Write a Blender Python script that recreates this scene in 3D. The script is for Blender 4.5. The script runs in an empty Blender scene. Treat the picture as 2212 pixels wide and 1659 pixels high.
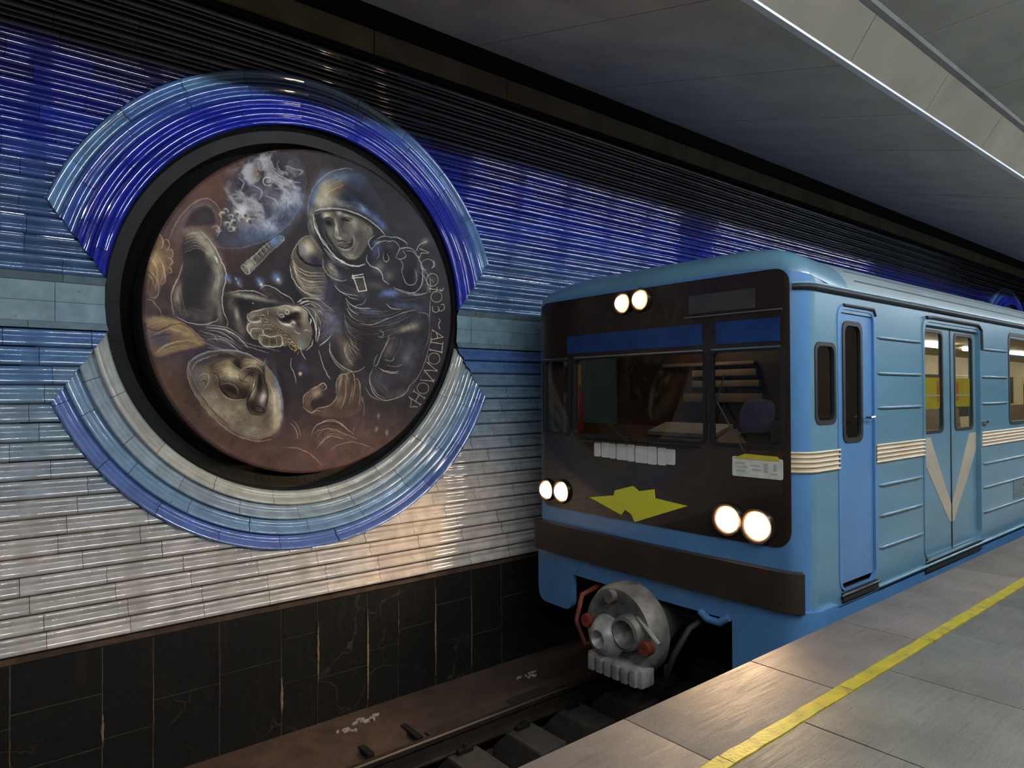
import bpy, bmesh, math, random
import numpy as np
from mathutils import Vector, Matrix
random.seed(7)
C = bpy.context.scene.collection
PI = math.pi

# ================================================================ camera, light, exposure
SC = bpy.context.scene
YAW, PITCH, ROLL, FPX = 0.6881, 0.0119, -0.0039, 1477.7
F_ = np.array([math.sin(YAW) * math.cos(PITCH), math.cos(YAW) * math.cos(PITCH), math.sin(PITCH)])
R0 = np.array([math.cos(YAW), -math.sin(YAW), 0.0]); U0 = np.cross(R0, F_)
R_ = R0 * math.cos(ROLL) + U0 * math.sin(ROLL); U_ = -R0 * math.sin(ROLL) + U0 * math.cos(ROLL)
EYE = np.array([0.0, 0.0, 1.5])
cam = bpy.data.cameras.new('camera'); camo = bpy.data.objects.new('camera', cam); C.objects.link(camo)
cam.sensor_fit = 'HORIZONTAL'; cam.sensor_width = 36.0; cam.lens = FPX / 2212 * 36.0
cam.clip_start = 0.05; cam.clip_end = 200
M = Matrix([[R_[0], U_[0], -F_[0], EYE[0]], [R_[1], U_[1], -F_[1], EYE[1]], [R_[2], U_[2], -F_[2], EYE[2]], [0, 0, 0, 1]])
camo.matrix_world = M; SC.camera = camo

w = bpy.data.worlds.new('world'); SC.world = w; w.use_nodes = True
w.node_tree.nodes['Background'].inputs[0].default_value = (0.55, 0.62, 0.75, 1)
w.node_tree.nodes['Background'].inputs[1].default_value = 0.03
SC.view_settings.view_transform = 'Standard'; SC.view_settings.look = 'None'
SC.view_settings.exposure = 0.32; SC.view_settings.gamma = 1.0
try: SC.view_settings.use_curve_mapping = False
except Exception: pass
SC.cycles.use_denoising = True
SC.cycles.max_bounces = 6; SC.cycles.diffuse_bounces = 3; SC.cycles.glossy_bounces = 3; SC.cycles.transparent_max_bounces = 8
SC.cycles.sample_clamp_indirect = 6; SC.cycles.caustics_reflective = False; SC.cycles.caustics_refractive = False

LAMP_W = 105.0        # strength of the platform lamps' diffusers
HEAD_W = 30.0        # strength of the headlamp lenses

# ---------------------------------------------------------------- helpers
def prop(o, label=None, cat=None, group=None, kind=None):
    if label: o['label'] = label
    if cat: o['category'] = cat
    if group: o['group'] = group
    if kind: o['kind'] = kind
    return o
def empty(name, loc=(0, 0, 0), rz=0.0, **k):
    o = bpy.data.objects.new(name, None); C.objects.link(o); o.location = loc; o.rotation_euler = (0, 0, rz)
    o.empty_display_size = .2
    return prop(o, **k)
def link(name, me, parent=None, loc=(0, 0, 0), **k):
    o = bpy.data.objects.new(name, me); C.objects.link(o); o.location = loc
    if parent: o.parent = parent
    return prop(o, **k)
def copy_tree(o, parent=None):
    c = o.copy(); C.objects.link(c); c.parent = parent
    for ch in list(o.children): copy_tree(ch, c)
    return c
class MB:
    """collects shapes, then links them as ONE mesh object"""
    def __init__(self): self.v = []; self.f = []; self.m = []; self.c = []; self.mi = 0; self.col = None
    def add(self, vs, fs, col=None):
        n = len(self.v); self.v += [tuple(map(float, p)) for p in vs]
        self.f += [tuple(i + n for i in f) for f in fs]; self.m += [self.mi] * len(fs)
        c = col or self.col or (1, 1, 1, 1); self.c += [c] * len(vs); return self
    def box(self, a, b, bev=0.0, rot=None, piv=None):
        x0, y0, z0 = [min(a[i], b[i]) for i in range(3)]; x1, y1, z1 = [max(a[i], b[i]) for i in range(3)]
        if bev <= 0:
            vs = [(x0, y0, z0), (x1, y0, z0), (x1, y1, z0), (x0, y1, z0), (x0, y0, z1), (x1, y0, z1), (x1, y1, z1), (x0, y1, z1)]
            fs = [(0, 3, 2, 1), (4, 5, 6, 7), (0, 1, 5, 4), (1, 2, 6, 5), (2, 3, 7, 6), (3, 0, 4, 7)]
        else:
            bm = bmesh.new(); bmesh.ops.create_cube(bm, size=1)
            for v in bm.verts: v.co = Vector(((x0 + x1) / 2 + v.co.x * (x1 - x0), (y0 + y1) / 2 + v.co.y * (y1 - y0), (z0 + z1) / 2 + v.co.z * (z1 - z0)))
            bmesh.ops.bevel(bm, geom=bm.edges[:], offset=min(bev, .49 * min(x1 - x0, y1 - y0, z1 - z0)), segments=2, affect='EDGES', profile=.6)
            bm.verts.ensure_lookup_table(); bm.verts.index_update()
            vs = [tuple(v.co) for v in bm.verts]; fs = [tuple(v.index for v in f.verts) for f in bm.faces]; bm.free()
        if rot is not None:
            pv = Vector(piv or ((x0 + x1) / 2, (y0 + y1) / 2, (z0 + z1) / 2)); vs = [tuple(pv + rot @ (Vector(p) - pv)) for p in vs]
        return self.add(vs, fs)
    def tube(self, pts, r, n=10, cap=True):
        pts = [Vector(p) for p in pts]; k = len(pts); rr = r if isinstance(r, (list, tuple)) else [r] * k
        vs = []; fs = []; up = None
        for i, p in enumerate(pts):
            d = (pts[min(i + 1, k - 1)] - pts[max(i - 1, 0)]).normalized()
            if up is None: up = Vector((0, 0, 1)) if abs(d.z) < .9 else Vector((1, 0, 0))
            a = d.cross(up).normalized(); b = a.cross(d).normalized(); up = b
            for j in range(n):
                t = 2 * PI * j / n; vs.append(tuple(p + (a * math.cos(t) + b * math.sin(t)) * rr[i]))
        for i in range(k - 1):
            for j in range(n): fs.append((i * n + j, i * n + (j + 1) % n, (i + 1) * n + (j + 1) % n, (i + 1) * n + j))
        if cap: fs.append(tuple(range(n))[::-1]); fs.append(tuple((k - 1) * n + j for j in range(n)))
        return self.add(vs, fs)
    def lathe(self, prof, centre, axis='X', n=40, cap=(False, False)):
        """prof: (distance along the axis, radius) pairs"""
        vs = []; fs = []
        for a, r in prof:
            for j in range(n):
                t = 2 * PI * j / n; u, v_ = r * math.cos(t), r * math.sin(t)
                q = {'X': (a, u, v_), 'Y': (u, a, v_), 'Z': (u, v_, a)}[axis]
                vs.append(tuple(centre[i] + q[i] for i in range(3)))
        for i in range(len(prof) - 1):
            for j in range(n): fs.append((i * n + j, i * n + (j + 1) % n, (i + 1) * n + (j + 1) % n, (i + 1) * n + j))
        if cap[0]: fs.append(tuple(range(n)))
        if cap[1]: fs.append(tuple((len(prof) - 1) * n + j for j in range(n)))
        return self.add(vs, fs)
    def prism(self, poly, f0, f1):
        """poly: 2D points; f0/f1 map (a,b) to the two faces"""
        n = len(poly); vs = [f0(*p) for p in poly] + [f1(*p) for p in poly]
        fs = [tuple(range(n))[::-1], tuple(range(n, 2 * n))] + [(i, (i + 1) % n, n + (i + 1) % n, n + i) for i in range(n)]
        return self.add(vs, fs)
    def build(self, name, mats, parent=None, smooth=False, auto=None, colors=False, fix=True, **k):
        me = bpy.data.meshes.new(name); me.from_pydata(self.v, [], self.f)
        for m in (mats if isinstance(mats, (list, tuple)) else [mats]): me.materials.append(m)
        me.polygons.foreach_set('material_index', self.m)
        if colors:
            a = me.color_attributes.new('tint', 'FLOAT_COLOR', 'POINT')
            a.data.foreach_set('color', np.array(self.c, np.float32).ravel())
        if fix:
            bm = bmesh.new(); bm.from_mesh(me); bmesh.ops.recalc_face_normals(bm, faces=bm.faces[:]); bm.to_mesh(me); bm.free()
        if smooth or auto: me.polygons.foreach_set('use_smooth', [True] * len(me.polygons))
        if auto: me.set_sharp_from_angle(angle=math.radians(auto))
        me.update(); return link(name, me, parent, **k)

# ---------------------------------------------------------------- materials
def nodes(name):
    m = bpy.data.materials.new(name); m.use_nodes = True; t = m.node_tree
    return m, t, t.nodes['Principled BSDF']
def mat(name, col, rough=.5, metal=0.0, var=.0, scale=6.0, bump=0.0, bscale=60.0, dirt=None, dirt_amt=.5, dscale=3.0, coat=0.0, spec=.5, stretch=(1, 1, 1)):
    m, t, b = nodes(name); N = t.nodes; L = t.links
    b.inputs['Base Color'].default_value = (*col, 1); b.inputs['Roughness'].default_value = rough
    b.inputs['Metallic'].default_value = metal; b.inputs['Coat Weight'].default_value = coat
    b.inputs['Specular IOR Level'].default_value = spec
    if var or dirt or bump:
        tc = N.new('ShaderNodeTexCoord'); mp = N.new('ShaderNodeMapping'); mp.inputs['Scale'].default_value = stretch
        L.new(tc.outputs['Object'], mp.inputs['Vector']); src = mp.outputs[0]
    if var or dirt:
        nz = N.new('ShaderNodeTexNoise'); nz.inputs['Scale'].default_value = scale; nz.inputs['Detail'].default_value = 6
        L.new(src, nz.inputs['Vector'])
        mx = N.new('ShaderNodeMix'); mx.data_type = 'RGBA'
        mx.inputs[6].default_value = (*[c * (1 - var) for c in col], 1); mx.inputs[7].default_value = (*[min(1, c * (1 + var)) for c in col], 1)
        cr = N.new('ShaderNodeMapRange'); cr.inputs[1].default_value = .3; cr.inputs[2].default_value = .7
        L.new(nz.outputs['Fac'], cr.inputs[0]); L.new(cr.outputs[0], mx.inputs[0]); out = mx.outputs[2]
        if dirt:
            n2 = N.new('ShaderNodeTexNoise'); n2.inputs['Scale'].default_value = dscale; n2.inputs['Detail'].default_value = 8; n2.inputs['Roughness'].default_value = .65
            L.new(src, n2.inputs['Vector'])
            c2 = N.new('ShaderNodeMapRange'); c2.inputs[1].default_value = .5; c2.inputs[2].default_value = .72; c2.inputs[4].default_value = dirt_amt
            L.new(n2.outputs['Fac'], c2.inputs[0])
            m2 = N.new('ShaderNodeMix'); m2.data_type = 'RGBA'; m2.inputs[7].default_value = (*dirt, 1)
            L.new(c2.outputs[0], m2.inputs[0]); L.new(out, m2.inputs[6]); out = m2.outputs[2]
        L.new(out, b.inputs['Base Color'])
    if bump:
        nb = N.new('ShaderNodeTexNoise'); nb.inputs['Scale'].default_value = bscale; nb.inputs['Detail'].default_value = 5
        bp = N.new('ShaderNodeBump'); bp.inputs['Strength'].default_value = bump; bp.inputs['Distance'].default_value = .01
        L.new(src, nb.inputs['Vector']); L.new(nb.outputs['Fac'], bp.inputs['Height']); L.new(bp.outputs[0], b.inputs['Normal'])
    return m
def emit(name, col, s, base=(.8, .8, .8)):
    m, t, b = nodes(name); b.inputs['Base Color'].default_value = (*base, 1)
    b.inputs['Emission Color'].default_value = (*col, 1); b.inputs['Emission Strength'].default_value = s; return m
def glass(name, tint=(.6, .62, .6), rough=.03, clear=.9):
    m = bpy.data.materials.new(name); m.use_nodes = True; t = m.node_tree; N = t.nodes; L = t.links; N.clear()
    o = N.new('ShaderNodeOutputMaterial'); mx = N.new('ShaderNodeMixShader'); tr = N.new('ShaderNodeBsdfTransparent'); gl = N.new('ShaderNodeBsdfGlossy')
    fr = N.new('ShaderNodeFresnel'); fr.inputs[0].default_value = 1.5
    tr.inputs[0].default_value = (*tint, 1); gl.inputs['Roughness'].default_value = rough; gl.inputs[0].default_value = (.9, .9, .9, 1)
    ge = N.new('ShaderNodeNewGeometry'); mm = N.new('ShaderNodeMath'); mm.operation = 'SUBTRACT'; mm.use_clamp = True
    L.new(fr.outputs[0], mm.inputs[0]); L.new(ge.outputs['Backfacing'], mm.inputs[1]); L.new(mm.outputs[0], mx.inputs[0]); L.new(tr.outputs[0], mx.inputs[1]); L.new(gl.outputs[0], mx.inputs[2]); L.new(mx.outputs[0], o.inputs[0]); return m
def glaze():
    """glazed ceramic: the tile's own colour comes from its 'tint' attribute"""
    m, t, b = nodes('glazed_ceramic'); N = t.nodes; L = t.links
    at = N.new('ShaderNodeAttribute'); at.attribute_name = 'tint'
    tc = N.new('ShaderNodeTexCoord'); nz = N.new('ShaderNodeTexNoise'); nz.inputs['Scale'].default_value = 9; nz.inputs['Detail'].default_value = 6
    L.new(tc.outputs['Object'], nz.inputs['Vector'])
    mr = N.new('ShaderNodeMapRange'); mr.inputs[1].default_value = .3; mr.inputs[2].default_value = .7; mr.inputs[3].default_value = .8; mr.inputs[4].default_value = 1.15
    L.new(nz.outputs['Fac'], mr.inputs[0])
    vm = N.new('ShaderNodeVectorMath'); vm.operation = 'SCALE'; L.new(at.outputs['Color'], vm.inputs[0]); L.new(mr.outputs[0], vm.inputs['Scale'])
    sp = N.new('ShaderNodeTexNoise'); sp.inputs['Scale'].default_value = 38; sp.inputs['Detail'].default_value = 3; L.new(tc.outputs['Object'], sp.inputs['Vector'])
    s2 = N.new('ShaderNodeMapRange'); s2.inputs[1].default_value = .70; s2.inputs[2].default_value = .76; s2.inputs[4].default_value = .7; L.new(sp.outputs['Fac'], s2.inputs[0])
    mx = N.new('ShaderNodeMix'); mx.data_type = 'RGBA'; mx.inputs[7].default_value = (.10, .06, .04, 1)
    L.new(s2.outputs[0], mx.inputs[0]); L.new(vm.outputs[0], mx.inputs[6]); L.new(mx.outputs[2], b.inputs['Base Color'])
    b.inputs['Roughness'].default_value = .07; b.inputs['IOR'].default_value = 1.62; b.inputs['Specular IOR Level'].default_value = .5
    b.inputs['Coat Weight'].default_value = 1.0; b.inputs['Coat IOR'].default_value = 1.6; b.inputs['Coat Roughness'].default_value = .03
    nb = N.new('ShaderNodeTexNoise'); nb.inputs['Scale'].default_value = 14; nb.inputs['Detail'].default_value = 2; L.new(tc.outputs['Object'], nb.inputs['Vector'])
    bp = N.new('ShaderNodeBump'); bp.inputs['Strength'].default_value = .03; bp.inputs['Distance'].default_value = .01
    L.new(nb.outputs['Fac'], bp.inputs['Height']); L.new(bp.outputs[0], b.inputs['Normal']); L.new(bp.outputs[0], b.inputs['Coat Normal'])
    return m
GLAZE = glaze()
MORTAR = mat('dark_grout', (.03, .018, .012), .9, var=.4, scale=20)

# ================================================================ the tiled track wall
YW = 5.4986                    # wall plane
CX, CZ = 2.331, 2.168          # medallion centre
RO, RI = 1.9577, 1.497         # its tile rings, outer and inner
ZB0, ZB1 = 1.936, 2.303        # the flat band
PITCH_D = (ZB0 + .202) / 17; PITCH_U = (4.449 - ZB1) / 17
TL = .493                      # tile length
X0, X1 = -3.2, 46.0
# ribbed, lapped profile across one tile: (t from the band outwards, how far it stands proud)
PROF = [(0.0, .002), (.03, .009), (.08, .0175), (.14, .0225), (.20, .0245), (.27, .0235), (.34, .019), (.40, .0155), (.45, .0165), (.51, .0235), (.57, .0325), (.64, .040), (.72, .0445), (.80, .0465), (.86, .0455), (.905, .0405), (.935, .031), (.945, 0.0), (1.0, 0.0)]
def lerp(a, b, t): return tuple(a[i] + (b[i] - a[i]) * t for i in range(len(a)))
def ramp(stops, k):
    for (a, ca), (b, cb) in zip(stops, stops[1:]):
        if k <= b: return lerp(ca, cb, (k - a) / (b - a))
    return stops[-1][1]
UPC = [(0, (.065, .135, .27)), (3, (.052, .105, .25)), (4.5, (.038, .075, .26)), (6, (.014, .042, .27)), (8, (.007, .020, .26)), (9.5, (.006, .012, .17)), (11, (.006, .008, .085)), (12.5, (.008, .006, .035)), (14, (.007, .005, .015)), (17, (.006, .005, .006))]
DNC = [(0, (.10, .20, .43)), (1.5, (.12, .24, .44)), (2.5, (.19, .30, .42)), (4, (.25, .345, .43)), (6, (.31, .38, .44)), (8, (.39, .41, .43)), (11, (.52, .49, .46)), (17, (.62, .565, .51))]
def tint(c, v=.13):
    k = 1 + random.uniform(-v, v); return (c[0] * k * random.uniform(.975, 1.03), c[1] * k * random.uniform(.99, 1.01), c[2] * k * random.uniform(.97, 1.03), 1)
def mitre(up):
    a = ((ZB1 if up else ZB0) - CZ); b = a + (4 * PITCH_U if up else -4 * PITCH_D)
    return (math.sqrt(RI ** 2 - a * a), a), (math.sqrt(RO ** 2 - b * b), b)
MED = [CX, CX + 18.55]
def row_end(z, k):
    """half-width cut out of a row at height z by a medallion (None: the row runs through)"""
    dz = z - CZ
    if k < 4:
        (xa, za), (xb, zb) = mitre(dz > 0); t = (dz - za) / (zb - za); return xa + (xb - xa) * min(max(t, 0), 1)
    if abs(dz) >= RO: return None
    return math.sqrt(RO * RO - dz * dz)
def tile_rows(mb):
    for up in (True, False):
        P = PITCH_U if up else PITCH_D; sg = 1 if up else -1; zb = ZB1 if up else ZB0
        for k in range(17):
            x = X0 - random.random() * TL
            if not up and k == 16: x = .01 - 7 * TL
            while x < X1:
                xa, xb = x + .0016, x + TL - .0016; x += TL
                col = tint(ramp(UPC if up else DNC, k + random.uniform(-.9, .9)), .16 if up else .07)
                d0 = random.uniform(-.0022, .0022); tl = random.uniform(-.012, .012); tw = random.uniform(-.0035, .0035)
                zs = [zb + sg * P * (k + t) for t, _ in PROF]
                def off(i, xx): return PROF[i][1] + d0 + tl * (PROF[i][0] - .5) * P + tw * (xx - xa - TL / 2)
                near = any(abs((xa + xb) / 2 - m) < RO + TL for m in MED)
                zlo, zhi = min(zs) - CZ, max(zs) - CZ
                inside = near and (k < 4 or min(abs(zlo), abs(zhi)) < RO)
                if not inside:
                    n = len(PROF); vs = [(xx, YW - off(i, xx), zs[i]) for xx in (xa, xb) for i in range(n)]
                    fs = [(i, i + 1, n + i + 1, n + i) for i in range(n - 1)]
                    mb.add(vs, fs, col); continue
                m = min(MED, key=lambda q: abs(q - (xa + xb) / 2))
                if k >= 4 and max(abs(zlo), abs(zhi)) > 1.72:            # near the top of the circle: fine columns
                    cols = np.linspace(xa, xb, 26); n = len(PROF)
                    vs = [(xx, YW - off(i, xx), zs[i]) for xx in cols for i in range(n)]
                    fs = [(c * n + i, c * n + i + 1, (c + 1) * n + i + 1, (c + 1) * n + i) for c in range(25) for i in range(n - 1)
                          if math.hypot((cols[c] + cols[c + 1]) / 2 - m, (zs[i] + zs[i + 1]) / 2 - CZ) > RO - .012]
                    if fs: mb.add(vs, fs, col)
                    continue
                n = len(PROF)
                for side in (-1, 1):
                    L = []; Rr = []
                    for i in range(n):
                        e = row_end(zs[i], k) or 0.0; e -= .004
                        L.append(max(xa, m + e) if side > 0 else xa); Rr.append(xb if side > 0 else min(xb, m - e))
                    if all(Rr[i] <= L[i] for i in range(n)): continue
                    if (side > 0 and xb < m) or (side < 0 and xa > m): continue
                    Rr = [max(Rr[i], L[i]) for i in range(n)]
                    vs = [(q[i], YW - off(i, q[i]), zs[i]) for q in (L, Rr) for i in range(n)]
                    mb.add(vs, [(i, i + 1, n + i + 1, n + i) for i in range(n - 1)], col)
    # the flat band: two strips of plain tiles between two bevelled edges
    bands = [(1.936, 1.986, .046, .010, (.20, .28, .33)), (1.986, 2.1205, .004, .004, (.23, .35, .41)), (2.1205, 2.253, .004, .004, (.23, .35, .41)), (2.253, 2.303, .010, .046, (.17, .24, .28))]
    for j, (za, zc, oa, oc, base) in enumerate(bands):
        x = X0 - (.2 if j in (1, 2) else .35 + .1 * j)
        while x < X1:
            xa, xb = x + .0015, x + TL - .0015; x += TL
            col = tint(base, .09); d = random.uniform(-.0015, .0015); tw = random.uniform(-.006, .006)
            for side in (-1, 1):
                m = min(MED, key=lambda q: abs(q - (xa + xb) / 2)); q = []
                for z in (za, zc):
                    e = math.sqrt(RI ** 2 - (z - CZ) ** 2)
                    q.append((max(xa, m + e) if side > 0 else xa, xb if side > 0 else min(xb, m - e)))
                if (side > 0 and xb < m) or (side < 0 and xa > m) or (side > 0 and xa > m + 6 and False): continue
                if all(b <= a for a, b in q): continue
                q = [(a, max(a, b)) for a, b in q]
                g = .0012
                pts = [(q[0][0], YW - oa - d, za + g), (q[0][1], YW - oa - d - tw * TL, za + g), (q[1][1], YW - oc - d - tw * TL, zc - g), (q[1][0], YW - oc - d, zc - g)]
                mb.add(pts, [(0, 1, 2, 3)], col)
            if j in (0, 3):
                zz = za if j == 0 else zc
                for side in (-1, 1):
                    m = min(MED, key=lambda q: abs(q - (xa + xb) / 2)); e = math.sqrt(RI ** 2 - (zz - CZ) ** 2)
                    a, b = (max(xa, m + e), xb) if side > 0 else (xa, min(xb, m - e))
                    if (side > 0 and xb < m) or (side < 0 and xa > m) or b <= a: continue
                    mb.add([(a, YW, zz), (b, YW, zz), (b, YW - .046, zz), (a, YW - .046, zz)], [(0, 1, 2, 3)], col)
wall = MB()
# backing behind the tiles, with a round opening at each medallion
def backing(mb, y):
    xs = [X0] + [v for m in MED for v in (m - RO - .1, m + RO + .1)] + [X1]
    z0, z1 = -.202, 4.449
    for a, b in zip(xs[::2], xs[1::2]): mb.add([(a, y, z0), (b, y, z0), (b, y, z1), (a, y, z1)], [(0, 1, 2, 3)])
    for m in MED:
        n = 96; w2 = RO + .1; vs = []
        for j in range(n):
            t = 2 * PI * j / n; c, s = math.cos(t), math.sin(t); k = w2 / max(abs(c), abs(s))
            vs.append((m + (RO - .03) * c, y, CZ + (RO - .03) * s)); vs.append((m + k * c, y, min(z1, CZ + k * s)))
        mb.add(vs, [(2 * j, 2 * j + 1, (2 * j + 3) % (2 * n), (2 * j + 2) % (2 * n)) for j in range(n)])
        mb.add([(m - w2, y, z0), (m + w2, y, z0), (m + w2, y, CZ - w2), (m - w2, y, CZ - w2)], [(0, 1, 2, 3)])
        if CZ + w2 < z1: mb.add([(m - w2, y, CZ + w2), (m + w2, y, CZ + w2), (m + w2, y, z1), (m - w2, y, z1)], [(0, 1, 2, 3)])
backing(wall, YW + .001)
wl = wall.build('wall_left', MORTAR, kind='structure')
tl_ = MB(); tile_rows(tl_)
tl_.build('glazed_tiles', GLAZE, wl, smooth=False, auto=50, colors=True, fix=False)
print('tiles', len(tl_.v))

# ================================================================ medallion
DC = np.array([CX + .0095, YW - .167, CZ - .035]); RD = 1.3006; TILT = -.1231; AX = -.0083
def disc_pt(u, v, out=0.0):          # u, v in metres on the disc's own plane
    return (DC[0] + u, DC[1] + AX * u + TILT * v - out, DC[2] + v)
def ring_y(r, th):                   # the rings flare with the tilted recess towards their inner edge
    wgt = min(max((RO - r) / (RO - RI), 0), 1)
    return YW - .016 + wgt * (TILT * .9 * RI * math.sin(th)) + .02 * wgt
URC = [(.010, .022, .36), (.010, .024, .34), (.04, .095, .38), (.11, .24, .44)]
LRC = [(.52, .54, .50), (.32, .42, .50), (.20, .34, .52), (.12, .20, .50)]
def line_angle(r, up):
    (xa, za), (xb, zb) = mitre(up); lo, hi = 0.0, 1.0
    for _ in range(40):
        t = (lo + hi) / 2; x, z = xa + (xb - xa) * t, za + (zb - za) * t
        if math.hypot(x, z) < r: lo = t
        else: hi = t
    return math.asin(abs(za + (zb - za) * t) / r)
def ring_tiles(k, up, pieces):
    mb = MB(); W = (RO - RI) / 4; r0 = RI + k * W
    prof = [(t, o) for t, o in PROF]
    rs = [r0 + t * W for t, _ in prof]
    lim = [line_angle(min(max(r, RI + 1e-4), RO - 1e-4), up) for r in rs]
    a = -.05; step = TL / (r0 + W * .5); a += random.random() * -step
    while a < PI:
        a0, a1 = a + .0012, a + step - .0012; a += step
        col = tint((URC if up else LRC)[k], .12 if up else .06)
        if up and k > 1 and random.random() < .25: col = tint(lerp(URC[k], URC[k - 1], .5), .1)
        d0 = random.uniform(-.0022, .0022); tw = random.uniform(-.01, .01); ns = 7; n = len(prof); vs = []; ok = False
        for s in range(ns):
            for i in range(n):
                th = a0 + (a1 - a0) * s / (ns - 1); th = min(max(th, lim[i]), PI - lim[i])
                tt = th if up else -th; r = rs[i]
                y = ring_y(r, tt) - prof[i][1] - d0 - tw * (s / (ns - 1) - .5) * .3
                vs.append((r * math.cos(tt), y - YW, r * math.sin(tt)))
            if lim[0] < a0 + (a1 - a0) * s / (ns - 1) < PI - lim[0]: ok = True
        if not ok: continue
        fs = [(s * n + i, s * n + i + 1, (s + 1) * n + i + 1, (s + 1) * n + i) for s in range(ns - 1) for i in range(n - 1)]
        if k == 3:                                   # outer lip back to the wall
            b = len(vs)
            for s in range(ns):
                x, y, z = vs[s * n + n - 3]; vs.append((x, y, z)); vs.append((x * 1.004, .01, z * 1.004))
            fs += [(b + 2 * s, b + 2 * s + 1, b + 2 * s + 3, b + 2 * s + 2) for s in range(ns - 1)]
        mb.add(vs, fs, col)
    return mb
med = empty('medallion', (CX, YW, CZ), label='large round cosmonaut medallion ringed with blue and white glazed tile arcs', cat='wall medallion')
for up in (True, False):
    for k in range(4):
        o = ring_tiles(k, up, 0).build('tile_arc', GLAZE, med, auto=50, colors=True, fix=False)
        o['label'] = (['innermost deep blue tile arc of the upper half', 'second deep blue tile arc of the upper half', 'mid blue tile arc of the upper half', 'pale steel blue outer tile arc of the upper half'] if up else
                      ['innermost cream white tile arc of the lower half', 'pale grey blue tile arc of the lower half', 'light blue tile arc of the lower half', 'periwinkle blue outer tile arc of the lower half'])[k]
# backing behind the rings, and the dark recessed surround
FRAME = mat('blackened_render', (.010, .010, .0095), .65, var=.5, scale=5, bump=.5, bscale=30, dirt=(.024, .022, .020), dirt_amt=.5, dscale=1.6)
fb = MB(); n = 128; vs = []
RG = ((RO - .02, .03), (1.75, .045), (RI, .06), (RI - .02, .075), (1.385, .075))
for r, d in RG:
    for j in range(n):
        t = 2 * PI * j / n
        y = (ring_y(max(r, RI), t) - YW) + d
        if r < RI: y = .03 + TILT * .9 * r * math.sin(t) + d
        vs.append((r * math.cos(t), y, r * math.sin(t)))
fs = [(i * n + j, i * n + (j + 1) % n, (i + 1) * n + (j + 1) % n, (i + 1) * n + j) for i in range(4) for j in range(n)]
fb.add(vs, fs); fb.build('recess_surround', FRAME, med, auto=40)
rc = MB(); vs = []
for r, d in ((1.385, .075), (1.380, .34), (1.05, .34)):
    for j in range(n):
        t = 2 * PI * j / n; vs.append((r * math.cos(t), .03 + TILT * .9 * r * math.sin(t) + d, r * math.sin(t)))
rc.add(vs, [(i * n + j, i * n + (j + 1) % n, (i + 1) * n + (j + 1) % n, (i + 1) * n + j) for i in range(2) for j in range(n)])
rc.build('recess', mat('recess_black', (.005, .005, .005), .9), med, auto=40, label='deep black gap round the painted disc')
# drum that carries the painted disc
db = MB(); vs = []
for r, o in ((RD - .004, 0.0), (RD - .004, -.36)):
    for j in range(n):
        t = 2 * PI * j / n; p = disc_pt(r * math.cos(t), r * math.sin(t), o); vs.append((p[0] - CX, p[1] - YW, p[2] - CZ))
db.add(vs, [(j, (j + 1) % n, n + (j + 1) % n, n + j) for j in range(n)])
db.build('drum', mat('drum_black', (.008, .008, .008), .7, var=.3, scale=8), med, auto=40)
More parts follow.
